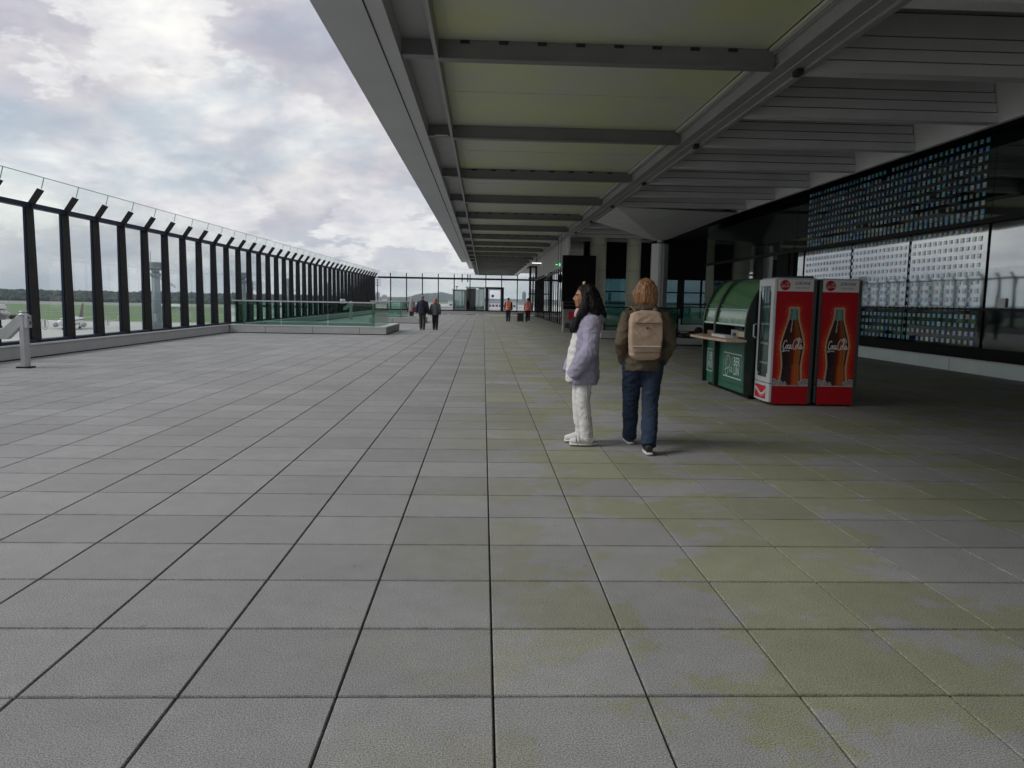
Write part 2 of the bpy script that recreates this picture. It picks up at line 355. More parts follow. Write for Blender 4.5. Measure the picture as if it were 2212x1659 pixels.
# ------------------------------------------------------------------ left wind-screen fence
def wind_fence():
    t = thing('glass_fence', 'tall dark steel and glass wind screen fence running along the left edge of the terrace', 'fence', (-10.5, 6, 0))
    FY1 = 75.2
    MB().box(-10.85, -10.27, -3, 31.2, 0.03, 0.30).box(-10.85, -10.27, 31.2, FY1, 0.03, 0.30).build('plinth', M_plinth, t)
    MB().box(-10.83, -10.25, -3, FY1, 0.30, 0.335).build('coping', M_coping, t)
    MB().box(-10.62, -10.36, -3, FY1, 0.335, 0.40).build('bottom_rail', M_steel_nv, t)
    MB().box(-10.56, -10.40, -3, FY1, 3.43, 3.54).build('top_rail', M_steel_nv, t)
    gl = MB(); gu = MB(); eg = MB()
    for k in range(-2, 48):
        y = 18.19+(k-8)*1.5
        if y > 74.9: break
        p = MB(); p.prism([(-10.545, 0.335), (-10.33, 0.335), (-10.375, 3.45), (-10.53, 3.45)], 'y', y-0.03, y+0.03)
        p.prism([(-10.53, 3.45), (-10.375, 3.45), (-10.11, 3.82), (-10.24, 3.87)], 'y', y-0.032, y+0.032)
        po = p.build('post', M_steel_dk, t)
        MB().prism([(-10.61, 0.335), (-10.545, 0.335), (-10.53, 3.45), (-10.58, 3.45)], 'y', y-0.05, y+0.05).build('flange', M_steel_nv, po)
        gl.box(-10.50, -10.488, y+0.035, y+1.465, 0.40, 3.43)
        a = Vector((-10.44, 3.56)); b = Vector((-10.10, 4.10)); n = Vector((-0.84, 0.53))*0.008
        gu.prism([tuple(a), tuple(b), tuple(b+n), tuple(a+n)], 'y', y+0.005, y+1.495)
        eg.bar((-10.16, y, 3.86), (-10.09, y, 4.11), 0.014, 0.014)
    gl.build('glass_panes', M_glass, t)
    gu.build('canted_panes', M_glass_up, t)
    eg.bar((-10.095, -2, 4.11), (-10.095, FY1, 4.11), 0.014, 0.014).build('glass_edge', M_edge, t)
    d = mat('etched_white', (0.72, 0.74, 0.74), 0.6); d2 = mat('etched_grey', (0.35, 0.37, 0.38), 0.6)
    for y in (18.64, 21.69, 24.78, 27.81):
        o = MB(); n = 24
        o.add([(-10.482, y+0.15*math.cos(6.283*k/n), 0.75+0.15*math.sin(6.283*k/n)) for k in range(n)]+[(-10.482, y+0.125*math.cos(6.283*k/n), 0.75+0.125*math.sin(6.283*k/n)) for k in range(n)],
              [(k, (k+1) % n, n+(k+1) % n, n+k) for k in range(n)])
        ob = o.build('round_decal', d, t)
        o = MB().box(-10.481, -10.480, y-0.05, y+0.05, 0.66, 0.85).box(-10.481, -10.480, y-0.02, y+0.02, 0.86, 0.89)
        o.build('pictogram', d, ob)
wind_fence()

def end_fence():
    Y = 75.3
    t = thing('end_fence', 'glass wind screen fence with thin posts closing the far end of the terrace', 'fence', (-3, Y, 0))
    MB().box(-10.25, 12.0, Y, Y+0.5, 0.03, 0.30).build('plinth', M_plinth, t)
    MB().box(-10.25, 12.0, Y-0.03, Y+0.5, 0.302, 0.335).build('coping', M_coping, t)
    MB().box(-10.25, 12.0, Y+0.1, Y+0.3, 0.338, 0.46).build('bottom_rail', M_steel_dk, t)
    MB().box(-10.38, 12.0, Y+0.1, Y+0.26, 3.42, 3.60).build('top_rail', M_steel_nv, t)
    gl = MB()
    x = -9.1
    while x < 12:
        MB().box(x-0.045, x+0.045, Y+0.06, Y+0.30, 0.46, 3.42).box(x-0.04, x+0.04, Y-0.1, Y+0.1, 3.5, 3.95).build('post', M_steel_dk, t)
        if abs(x-0.25) > 0.7: gl.box(x+0.05, x+1.50, Y+0.18, Y+0.19, 0.46, 3.42)
        gl.box(x+0.02, x+1.53, Y-0.02, Y-0.01, 3.60, 4.1)
        x += 1.555
    gl.build('glass_panes', M_glass, t)
    [MB().box(q, q+0.1, Y-0.05, Y+0.05, 3.2, 3.95).build('short_bar', M_steel_dk, t) for q in (-2.15, -1.6)]
    d = MB().box(0.27, 0.50, Y+0.02, Y+0.34, 0.03, 2.75).box(1.78, 2.02, Y+0.02, Y+0.34, 0.03, 2.75).box(0.50, 1.78, Y+0.02, Y+0.34, 2.55, 2.75).box(0.50, 1.78, Y+0.02, Y+0.34, 0.03, 0.30)
    dr = d.build('door_frame', M_steel_nv, t)
    MB().box(0.52, 0.60, Y+0.1, Y+0.2, 0.32, 2.53).box(1.68, 1.76, Y+0.1, Y+0.2, 0.32, 2.53).box(0.60, 1.68, Y+0.1, Y+0.2, 2.45, 2.53).box(0.60, 1.68, Y+0.1, Y+0.2, 0.32, 0.42).box(0.60, 1.68, Y+0.1, Y+0.2, 1.2, 1.26).build('door_leaf', M_alu, dr)
    MB().box(0.80, 1.05, Y+0.07, Y+0.08, 1.75, 2.0).build('door_notice', mat('notice_blue', (0.12, 0.1, 0.3), 0.5), dr)
end_fence()

# ------------------------------------------------------------------ glazed roof lights with balustrade
M_skyl = mat('rooflight_glass', (0.10, 0.17, 0.22), 0.08, spec=1.0)
def rooflight(x0, x1, y0, y1, label, alu=M_alu, kind='w', glass_m=None, posts=(0.12, 0.5, 1.0), rail_side=True, inset=0.5):
    t = thing('rooflight', label, 'roof light', ((x0+x1)/2, y0, 0), group='railed roof lights let into the terrace')
    w = 0.36
    p = MB().box(x0, x1, y0, y0+w, 0.03, 0.30).box(x0, x1, y1-w, y1, 0.03, 0.30).box(x1-w, x1, y0+w, y1-w, 0.03, 0.30).box(x0, x0+0.1, y0+w, y1-w, 0.03, 0.30)
    p.build('plinth', M_plinth, t, bevel=0.004)
    MB().box(x0, x1+0.01, y0-0.01, y0+w, 0.303, 0.335).box(x0, x1+0.01, y1-w, y1+0.01, 0.303, 0.335).box(x1-w, x1+0.01, y0+w, y1-w, 0.303, 0.335).build('coping', M_coping, t)
    j = MB(); x = x0+1.4
    while x < x1-0.3: j.box(x, x+0.014, y0-0.004, y0, 0.03, 0.30); x += 1.9
    j.box(x0+0.02, x1-0.03, y0+0.015, y1-0.03, 0.003, 0.03)
    j.build('plinth_joint', M_joint, t)
    MB().box(x0+0.1, x1-w, y0+w, y1-w, 0.12, 0.16).build('roof_pane', M_skyl, t)
    gl = MB(); gy = y0+0.16; gx = x1-inset
    n = max(1, round((gx-x0)/2.0)); 
    for k in range(n):
        a = x0+0.12+(gx-x0-0.12)*k/n; b = x0+0.12+(gx-x0-0.12)*(k+1)/n
        gl.box(a+0.02, b-0.02, gy, gy+0.015, 0.34, 1.27)
    gl.box(gx, gx+0.015, gy+0.04, y1-0.3, 0.34, 1.27)
    gl.build('glass_panes', glass_m or M_gglass, t)
    r = MB().box(x0+0.05, gx+0.05, gy-0.04, gy+0.06, 1.275, 1.325)
    if rail_side: r.box(gx-0.04, gx+0.06, gy+0.06, y1-0.3, 1.275, 1.325)
    r.build('handrail', alu, t, bevel=0.008)
    for f in posts:
        x = x0+0.1+(gx-x0-0.15)*f
        MB().box(x-0.03, x+0.03, gy+0.03, gy+0.14, 0.335, 1.275).build('post', alu, t)
    return t
rooflight(-10.24, -3.95, 31.25, 36.2, 'large roof light with pale plinth and green glass balustrade beside the left fence', posts=(0.07, 1.0))
rooflight(-6.9, -3.7, 46.5, 51.0, 'small roof light behind the large one, near the grey coated visitor', posts=(0.05, 0.45, 1.0), inset=1.25)
rooflight(4.85, 8.6, 31.1, 36.0, 'roof light with dark handrail behind the two standing women', alu=M_steel_dk, glass_m=M_gglass, posts=(0.02, 1.0))
rooflight(10.6, 16.5, 40.9, 45.5, 'roof light with dark handrail in front of the dark rear facade', alu=M_steel_dk, posts=(0.02, 0.5, 1.0), rail_side=False)

# ------------------------------------------------------------------ canopy roof
def canopy():
    t = thing('canopy_roof', 'huge grey steel canopy roof with ribs and olive ceiling panels over the right half of the terrace', 'roof', (4, 30, 0))
    Z0 = 5.33; YE = 122.0; YS = -5.0
    MB().prism([(-2.32, 5.36), (-1.36, 5.33), (-1.36, 6.3), (-2.32, 6.2)], 'y', YS, 80.5).build('fascia', M_fascia, t)
    MB().box(-1.62, -1.60, YS, 80.4, 5.326, 5.345).build('fascia_joint', M_joint, t)
    MB().box(-2.3, 19, YS, YE, 6.32, 6.5).build('roof_deck', M_roofst, t)
    MB().box(-1.355, -0.80, YS, YE, 5.64, 5.70).build('gutter_panel', M_roofst, t)
    MB().box(-0.83, -0.77, YS, YE, 5.34, 5.64).build('edge_flange', M_roofst, t)
    pn = MB()
    yk = [12.75+6.02*k for k in range(-3, 19)]
    for a, b in zip(yk[:-1], yk[1:]):
        for c, d in ((a, (a+b)/2), ((a+b)/2, b)): pn.box(-0.77, 4.55, c+0.008, d-0.008, 5.645, 5.68)
    pn.build('ceiling_panel', M_pan, t)
    lt = MB(); 
    for a, b in zip(yk[:-1], yk[1:]):
        lt.box(4.56, 4.64, a+0.12, b-0.12, 5.585, 5.63)
        lt.box(-0.62, -0.60, a+0.1, b-0.1, 5.63, 5.645)
    lt.build('panel_trim', M_trim, t)
    jl = MB()
    for a, b in zip(yk[:-1], yk[1:]): jl.box(-0.5, 4.5, (a+b)/2-0.012, (a+b)/2+0.012, 5.636, 5.645)
    jl.build('panel_joint_strip', M_trim, t)
    for k, y in enumerate(yk):
        if y > YE: break
        r = MB().box(-1.355, -0.83, y-0.05, y+0.05, 5.40, 5.64).box(-0.77, 4.69, y-0.05, y+0.05, 5.36, 5.64)
        r.box(-1.355, -0.83, y-0.10, y+0.10, 5.375, 5.40).box(-0.77, 4.69, y-0.10, y+0.10, 5.335, 5.36)
        ro = r.build('rib', M_rib, t)
        if k % 2 == 1:
            s = MB(); x = -0.35
            while x < 4.4:
                s.box(x-0.075, x+0.075, y-0.07, y-0.051, 5.585, 5.635); x += 0.62
            s.build('bolt_slots', M_joint, ro)
        else:
            MB().box(-1.2, -0.9, y-0.14, y-0.101, 5.378, 5.395).build('end_plate', M_trim, ro)
    b = MB().box(4.72, 5.25, YS, YE, 5.36, 6.32).box(4.69, 4.76, YS, YE, 5.33, 5.36).box(5.17, 5.28, YS, YE, 5.315, 5.36).box(4.66, 4.715, YS, YE, 5.56, 5.70)
    b.build('main_beam', M_roofst, t)
    MB().box(4.95, 4.965, YS, YE, 5.35, 5.359).build('beam_seam', M_trim, t)
    lb = MB()
    for k in range(0, 18):
        y = 6.73+6.02*k; lb.box(5.05, 5.16, y-0.1, y+0.1, 5.26, 5.35)
    lb.build('beam_cleats', M_joint, t)
    k = 0; y = 0.7
    while y < 110:
        far = y > 60
        if not far:
            r = MB().box(5.285, 10.56, y, y+0.30, 5.335, 5.52).box(5.285, 10.50, y+0.01, y+0.30, 5.542, 5.72).box(5.285, 10.46, y+0.02, y+0.30, 5.742, 5.92).box(5.285, 10.42, y+0.03, y+0.30, 5.942, 6.3)
            ro = r.build('rib', M_rib2, t)
            MB().box(5.285, 10.42, y+0.06, y+0.28, 5.34, 6.3).build('rib_core', M_joint, ro)
        else:
            MB().box(5.285, 10.50, y, y+0.25, 5.335, 6.3).build('rib', M_rib2, t)
        y += 3.01
    MB().prism([(10.565, 5.325), (10.68, 5.325), (10.68, 6.31), (10.40, 6.31)], 'y', YS, 60).build('edge_beam', M_web, t)
    MB().box(10.69, 19.0, YS, 60, 5.62, 5.7).build('dark_soffit', M_darkceil, t)
canopy()

def column():
    t = thing('tree_column', 'faceted grey steel column whose inverted pyramid head carries the canopy', 'column', (8.75, 38.0, 0))
    c = Vector((8.75, 38.0, 4.60)); P = [(5.30, 31.0, 5.32), (10.56, 32.0, 5.32), (10.56, 44.0, 5.32), (5.30, 36.8, 5.32)]
    hv = P+[tuple(c+Vector(d)) for d in ((-.25,-.25,0), (.25,-.25,0), (.25,.25,0), (-.25,.25,0))]
    MB().add(hv, [(0,1,5,4),(1,2,6,5),(2,3,7,6),(3,0,4,7),(4,5,6,7),(3,2,1,0)]).build('column_head', M_web, t)
    MB().lathe((8.75, 38.0, 0), [(0.16, 4.47), (0.16, 4.6)], 16).build('bearing', M_white, t)
    s = []
    for a, b in ((-.40,-.14),(-.14,-.40),(.14,-.40),(.40,-.14),(.40,.14),(.14,.40),(-.14,.40),(-.40,.14)): s.append((8.75+a, 38+b))
    MB().prism(s, 'z', 0.0, 4.42).build('shaft', M_web, t)
    MB().box(8.72, 8.78, 37.57, 37.6, 0.1, 4.4).box(8.33, 8.36, 37.97, 38.03, 0.1, 4.4).build('shaft_fin', M_fascia, t)
    MB().prism([(8.75+(x-8.75)*0.8, 38+(y-38)*0.8) for x, y in s], 'z', 4.421, 4.469).build('cap_plate', M_steel_dk, t)
column()

# ------------------------------------------------------------------ right glass facade with the wall of small pictures
def tile_mat():
    m = mat('picture_tile', (0.3,)*3, 0.3, attr='col'); nt = m.node_tree; N = nt.nodes; L = nt.links
    o = [n for n in N if n.type == 'OUTPUT_MATERIAL'][0]; mx = N.new('ShaderNodeMixShader'); mx.inputs[0].default_value = 0.30
    g = N.new('ShaderNodeBsdfGlossy'); g.inputs['Roughness'].default_value = 0.05
    L.new(N['Principled BSDF'].outputs[0], mx.inputs[1]); L.new(g.outputs[0], mx.inputs[2]); L.new(mx.outputs[0], o.inputs[0]); return m
def facade():
    t = thing('glass_facade', 'dark reflective glass facade on a pale green plinth along the right side', 'building', (11.6, 20, 0))
    X = 11.35
    MB().box(X, X+0.6, -8, 39, 0.0, 0.31).build('plinth', M_plinth_w, t)
    MB().box(X-0.02, X+0.6, -8, 39, 0.312, 0.345).build('plinth_coping', M_coping, t)
    jj = MB()
    for y in (6, 12, 18.0, 24, 30, 36): jj.box(X-0.003, X, y, y+0.012, 0.01, 0.31)
    jj.box(X-0.01, X-0.001, -8, 39, 0.002, 0.012)
    jj.build('plinth_joint', M_joint, t)
    ys = [-8, -4, 0, 3.6, 7.2, 10.4, 13.7, 16.95, 20.15, 23.36, 26.9, 27.62]
    def pane(a, b, z0, z1, m): MB().quad((X+0.03, a+0.008, z0), (X+0.03, b-0.008, z0), (X+0.03, b-0.008, z1), (X+0.03, a+0.008, z1)).build('window_pane', m, t)
    for a, b in list(zip(ys[:-1], ys[1:]))+[(29.24, 30.8), (30.82, 34.6), (34.62, 38.9)]: [pane(a, b, 0.62, 1.47, M_mirror_lo), pane(a, b, 1.53, 3.42, M_mirror)]
    for a, b in list(zip(ys[:-1], ys[1:]))+[(27.63, 34.6), (34.61, 38.9)]: pane(a, b, 3.56, 5.6, M_mirror_up)
    MB().box(X-0.03, X+0.1, -8, 39, 3.44, 3.54).build('transom', M_steel_dk, t)
    MB().box(X-0.005, X+0.08, -8, 39, 1.475, 1.525).build('low_transom', M_steel_dk, t)
    MB().box(X+0.0, X+0.1, -8, 39, 0.347, 0.61).build('base_panel', M_black, t)
    for y in ys[1:]:
        MB().box(X+0.0, X+0.08, y-0.009, y+0.009, 0.61, 3.44).build('mullion', M_steel_dk, t)
    MB().box(X-0.05, X+0.3, 27.63, 29.23, 0.35, 3.43).box(X-0.09, X-0.05, 28.0, 28.3, 0.35, 3.43).build('dark_pier', M_black, t)
    MB().box(X+0.105, X+0.5, -8, 39.0, 0.35, 5.62).build('core_wall', M_black, t)
    MB().box(X-0.012, X+0.019, 16.2, 16.45, 1.55, 1.75).build('notice', M_white, t)
    rnd = random.Random(5)
    pal = [(0.06, 0.16, 0.36), (0.10, 0.30, 0.46), (0.12, 0.34, 0.33), (0.22, 0.30, 0.34), (0.16, 0.26, 0.24), (0.07, 0.2, 0.4), (0.09, 0.24, 0.26), (0.20, 0.17, 0.15), (0.05, 0.1, 0.22), (0.34, 0.42, 0.46)]
    d = MB(); Y0 = 17.15; nY = 43; dy = (26.75-Y0)/nY
    for i in range(nY):
        for k in range(24):
            z = 0.72+k*0.2; y = Y0+(i+0.5)*dy
            if rnd.random() < 0.015: continue
            if 3.42 < z+0.06 and z-0.06 < 3.56: z = 3.38 if k % 2 else 3.6
            c = rnd.choice(pal); s = 0.052+rnd.uniform(-0.007, 0.005); xx = X+0.012
            f = rnd.uniform(1.6, 2.9)
            d.box(xx, X+0.0295, y-s, y+s, z-s, z+s, col=tuple(v*f for v in c))
            c2 = rnd.choice(pal); o = rnd.uniform(-0.03, 0.03); a = rnd.uniform(-1, 1); w = 0.012
            p = Vector((y-0.045, z+o-a*0.03)); q = Vector((y+0.045, z+o+a*0.03)); n = Vector((-(q-p).y, (q-p).x)).normalized()*w
            d.quad((xx-0.002, *(p-n)), (xx-0.002, *(q-n)), (xx-0.002, *(q+n)), (xx-0.002, *(p+n)), col=tuple(min(1, v*3.0) for v in c2))
    o = d.build('picture_tiles', tile_mat(), t, attr=True)
facade()

def rear_facade():
    t = thing('rear_building', 'black clad rear building with a band of teal tinted windows between the round pillars', 'building', (12, 50, 0))
    MB().box(6.5, 20.5, 49.5, 50.1, 3.02, 6.3).box(18.6, 20.5, 49.5, 50.1, 0.3, 3.02).build('upper_wall', M_black, t)
    MB().box(4.65, 6.6, 45.0, 45.5, 0.45, 4.20).build('black_block', M_black, t)
    MB().box(4.75, 6.5, 45.05, 45.45, 0.0, 0.45).build('block_base', M_steel_dk, t)
    MB().box(6.6, 18.6, 49.6, 50.0, 0.0, 0.5).build('sill_plinth', M_plinth_w, t)
    MB().box(6.62, 18.6, 49.78, 49.8, 0.5, 3.02).build('window_panes', M_tglass, t)
    f = MB()
    for x in (7.9, 9.6, 11.3, 12.85, 14.3, 15.9, 17.4): f.box(x-0.05, x+0.05, 49.7, 49.9, 0.5, 3.02)
    f.box(12.75, 13.15, 49.65, 49.95, 0.5, 3.02).box(14.6, 14.9, 49.65, 49.95, 0.5, 3.02)
    for z in (1.45, 2.2): f.box(6.62, 18.6, 49.72, 49.88, z-0.04, z+0.04)
    f.build('window_frames', M_steel_dk, t)
    MB().box(19.2, 20.5, 38.9, 49.5, 0.0, 5.62).build('side_wall', M_black, t)
rear_facade()
for (x, y, r, lab) in ((6.95, 46.6, 0.50, 'left of the two round pale concrete pillars, directly behind the dark haired woman'), (9.12, 46.5, 0.43, 'right of the two round pale concrete pillars, left of the faceted column')):
    t = thing('round_pillar', lab, 'pillar', (x, y, 0), group='round concrete pillars')
    MB().lathe((x, y, 0), [(r, 0), (r, 6.3)], 40).build('shaft', M_concrete, t)
    b = MB()
    for z in (1.9, 3.4, 4.9): b.lathe((x, y, 0), [(r+0.004, z), (r+0.004, z+0.02)], 40)
    b.build('joint_ring', M_plinth, t)

# ------------------------------------------------------------------ bar gate under the canopy, sign, lamp
def gate():
    X = 5.0
    t = thing('bar_screen', 'row of tall dark vertical bars under a grey louvred panel left of the black block', 'fence', (X, 46, 0))
    y = 45.2
    k = 0
    while y < 73:
        w = 0.05 if k % 4 == 0 else 0.028
        MB().box(X-w, X+w, y-w, y+w, 0.05, 3.64).build('bar', M_steel_dk, t); y += 1.5; k += 1
    MB().box(X-0.06, X+0.06, 45, 74, 3.40, 3.52).box(X-0.04, X+0.04, 45, 74, 0.35, 0.42).box(X-0.05, X+0.05, 45, 74, 0.0, 0.05).build('rails', M_steel_dk, t)
    l = MB().box(X+0.02, X+0.10, 45.3, 71, 3.66, 5.3)
    y = 45.4
    while y < 71: l.box(X-0.03, X+0.02, y, y+0.12, 3.70, 5.3); y += 0.8
    l.build('louvre_panel', mat('louvre_grey', (0.62, 0.62, 0.62), 0.5), t)
    MB().box(X-0.05, X+0.02, 45.3, 71, 3.645, 3.70).build('panel_edge', M_fascia, t)
gate()
def exit_sign():
    t = thing('exit_sign', 'small lit green emergency exit sign hanging beside the black block', 'sign', (4.36, 44.9, 3.6))
    MB().box(4.16, 4.56, 44.9, 44.96, 3.52, 3.74).build('sign_box', mat('sign_green', (0.01, 0.16, 0.06), 0.5, emit=(0.01, 0.22, 0.07), estr=0.6), t)
    m = mat('sign_symbol', (0.6, 0.9, 0.7), 0.5, emit=(0.6, 1.0, 0.7), estr=0.9)
    a = MB().box(4.24, 4.34, 44.885, 44.899, 3.615, 3.645).add([(4.20, 44.89, 3.63), (4.26, 44.89, 3.67), (4.26, 44.89, 3.59)], [(0, 1, 2)])
    a.build('arrow', m, t)
    r = MB().box(4.42, 4.52, 44.889, 44.899, 3.55, 3.71); r.build('door_symbol', m, t)
    q = MB().bar((4.475, 44.885, 3.67), (4.465, 44.885, 3.62), 0.02).bar((4.465, 44.885, 3.62), (4.445, 44.885, 3.57), 0.015).bar((4.465, 44.885, 3.62), (4.49, 44.885, 3.58), 0.015).ell((4.48, 44.885, 3.69), (0.012, 0.004, 0.012), 8, 6)
    q.build('running_figure', mat('figure_green', (0.01, 0.16, 0.06), 0.5), t)
    MB().box(4.35, 4.37, 44.92, 44.94, 3.74, 5.3).build('hanger', M_steel_dk, t)
exit_sign()
def strip_lamp():
    t = thing('strip_lamp', 'lit white strip lamp under the far end of the canopy', 'lamp', (4.6, 66, 4.7))
    MB().box(4.15, 4.95, 66, 66.1, 4.69, 4.75).build('tube', mat('lamp_white', (0.9, 0.9, 0.9), 0.5, emit=(1, 1, 0.97), estr=1.6), t)
    MB().box(4.5, 4.53, 66.04, 66.07, 4.75, 5.33).build('hanger', M_steel_dk, t)
strip_lamp()
def speaker():
    t = thing('wall_loudspeaker', 'black drop shaped loudspeaker hanging at the edge of the black block', 'loudspeaker', (4.5, 44.8, 2.9))
    MB().lathe((4.5, 44.8, 2.55), [(0.02, 0), (0.10, 0.10), (0.13, 0.3), (0.07, 0.5), (0.03, 0.62)], 14).build('housing', M_black, t)
    MB().box(4.49, 4.51, 44.79, 44.81, 3.17, 5.33).build('hanger', M_steel_dk, t)
speaker()
# ------------------------------------------------------------------ drinks fridges
def bottle_art():
    """printed side panel: one fine mesh with the print in a colour attribute. local x 0..0.55, z 0.02..1.724"""
    prof = [(0.305, 0.09), (0.33, 0.115), (0.37, 0.135), (0.42, 0.14), (0.5, 0.131), (0.62, 0.124), (0.753, 0.138), (0.85, 0.15), (0.935, 0.154), (1.05, 0.131), (1.15, 0.104), (1.29, 0.066), (1.36, 0.056), (1.44, 0.052), (1.469, 0.055)]
    def hw(z):
        if z < prof[0][0] or z > prof[-1][0]: return -1
        for (a, b), (c, d) in zip(prof[:-1], prof[1:]):
            if a <= z <= c: return 1.08*(b+(d-b)*(z-a)/(c-a))
    def L3(a, b, t): t = max(0, min(1, t)); return tuple(x+(y-x)*t for x, y in zip(a, b))
    red = (0.40, 0.008, 0.014); org = (0.62, 0.08, 0.015); cream = (0.55, 0.42, 0.28)
    def colour(x, z):
        n = noise.noise(Vector((x*30, z*30, 0)))
        n2 = noise.noise(Vector((x*90, z*90, 3)))
        zz = min(max(z, 0.31), 1.469); w = hw(zz); dx = abs(x)-w; dz = abs(z-zz)
        d = math.hypot(max(dx, 0), dz) if (dx > 0 or dz > 0) else -1
        if z < 0.303: return red
        c = red
        if d >= 0:
            glow = math.exp(-(d/0.075)**2)*(1.0 if z < 1.2 else 0.45)
            c = L3(red, org, glow*(0.8+0.5*n)); c = L3(c, cream, math.exp(-((d-0.012)/0.013)**2)*0.95)
            if d < 0.07 and n2 > 0.42: c = L3(c, cream, 0.6)
        else:
            t = x/max(w, 0.01)
            if z > 1.30:
                c = L3((0.03, 0.12, 0.10), (0.34, 0.52, 0.44), 0.5+0.8*n2-0.4*abs(t))
            else:
                stops = [(-1, (0.02, 0.008, 0.008)), (-0.55, (0.025, 0.015, 0.02)), (-0.25, (0.05, 0.015, 0.01)), (0.1, (0.16, 0.02, 0.006)), (0.42, (0.50, 0.11, 0.015)), (0.62, (0.28, 0.08, 0.015)), (0.74, (0.42, 0.20, 0.06)), (0.86, (0.06, 0.02, 0.008)), (1.0, (0.03, 0.012, 0.006))]
                for (a, ca), (b, cb) in zip(stops[:-1], stops[1:]):
                    if a <= t <= b: c = L3(ca, cb, (t-a)/(b-a)); break
                if z < 0.62: c = L3(c, (0.55, 0.12, 0.03), 0.4 if t > 0 else 0)
                if z > 0.95: c = L3(c, (0.05, 0.02, 0.012), 0.45)
                c = L3(c, (0.3, 0.3, 0.3), 0.35*max(0, n2)*(1 if t < -0.3 and z < 0.6 else 0.3))
                if -0.35 < t < -0.2 and z > 1.12: c = L3(c, (0.45, 0.5, 0.5), 0.8)
        ice = 0.34+0.075*min(1, abs(x)/0.25)+0.02*n
        if z < ice and not (abs(x-0.03) < 0.085 and z > 0.32):
            v = 0.30+0.5*n2+0.25*n; c = (max(0.08, v),)*3
        if z < 0.312: c = (0.4, 0.4, 0.38)
        return c
    mb = MB(); nx, nz = 92, 284
    for j in range(nz+1):
        for i in range(nx+1):
            x = 0.55*i/nx; z = 0.03+(1.722-0.03)*j/nz
            mb.v.append((x, 0, z)); mb.c.append(colour(x-0.275, z))
    for j in range(nz):
        for i in range(nx):
            a = j*(nx+1)+i; mb.f.append((a, a+1, a+nx+2, a+nx+1)); mb.sm.append(False)
    return mb

def script_cola(mb, fn, s, w):
    """hand-lettered script strokes, 1.0 wide before scaling by s"""
    st = [
     [(.19,.66),(.17,.74),(.10,.70),(.04,.55),(.03,.40),(.07,.33),(.13,.38),(.17,.46)],
     [(.22,.52),(.18,.50),(.16,.40),(.19,.34),(.23,.40),(.235,.50),(.22,.52),(.28,.50)],
     [(.32,.50),(.29,.53),(.265,.44),(.28,.34),(.33,.38)],
     [(.40,.52),(.36,.52),(.335,.42),(.355,.34),(.39,.42),(.41,.53),(.405,.38),(.43,.34),(.46,.40)],
     [(.475,.455),(.515,.465)],
     [(.10,.33),(.02,.24),(.04,.20),(.14,.24),(.28,.25),(.34,.21)],
     [(.70,.70),(.69,.80),(.60,.78),(.52,.62),(.495,.44),(.53,.32),(.60,.34),(.64,.42)],
     [(.69,.80),(.76,.86),(.84,.82),(.90,.70),(.86,.64)],
     [(.69,.52),(.65,.50),(.63,.40),(.66,.34),(.70,.40),(.705,.50),(.69,.52),(.74,.52)],
     [(.74,.46),(.80,.70),(.79,.82),(.76,.74),(.75,.45),(.78,.34),(.82,.40)],
     [(.90,.52),(.86,.52),(.83,.42),(.855,.34),(.89,.42),(.91,.53),(.905,.38),(.93,.34),(.98,.44)]]
    for p in st:
        q = smooth_pts(p, 5)
        mb.ribbon([(a.x*s, a.y*s) for a in q], w, fn)

M_ftrim = mat('fridge_grey', (0.42, 0.43, 0.45), 0.35, var=0.04)
M_fdark = mat('fridge_dark', (0.035, 0.037, 0.04), 0.4)
M_fdoor = mat('fridge_door_frame', (0.60, 0.61, 0.62), 0.3)
M_print = mat('printed_film', (0.5, 0.1, 0.1), 0.5, attr='col', spec=0.15)
M_red = mat('sign_red', (0.40, 0.006, 0.012), 0.5, spec=0.2)
M_redb = mat('bright_red', (0.55, 0.012, 0.03), 0.35)
M_header = mat('header_grey', (0.60, 0.61, 0.60), 0.5)
M_ink = mat('dark_red_ink', (0.08, 0.01, 0.02), 0.5)
M_greyink = mat('grey_ink', (0.2, 0.2, 0.2), 0.5)
M_printwhite = mat('print_white', (0.72, 0.70, 0.68), 0.5)
M_inner = mat('fridge_lining', (0.70, 0.72, 0.72), 0.5)
M_fglass = glass('door_glass', (0.80, 0.90, 0.88), 1.2)
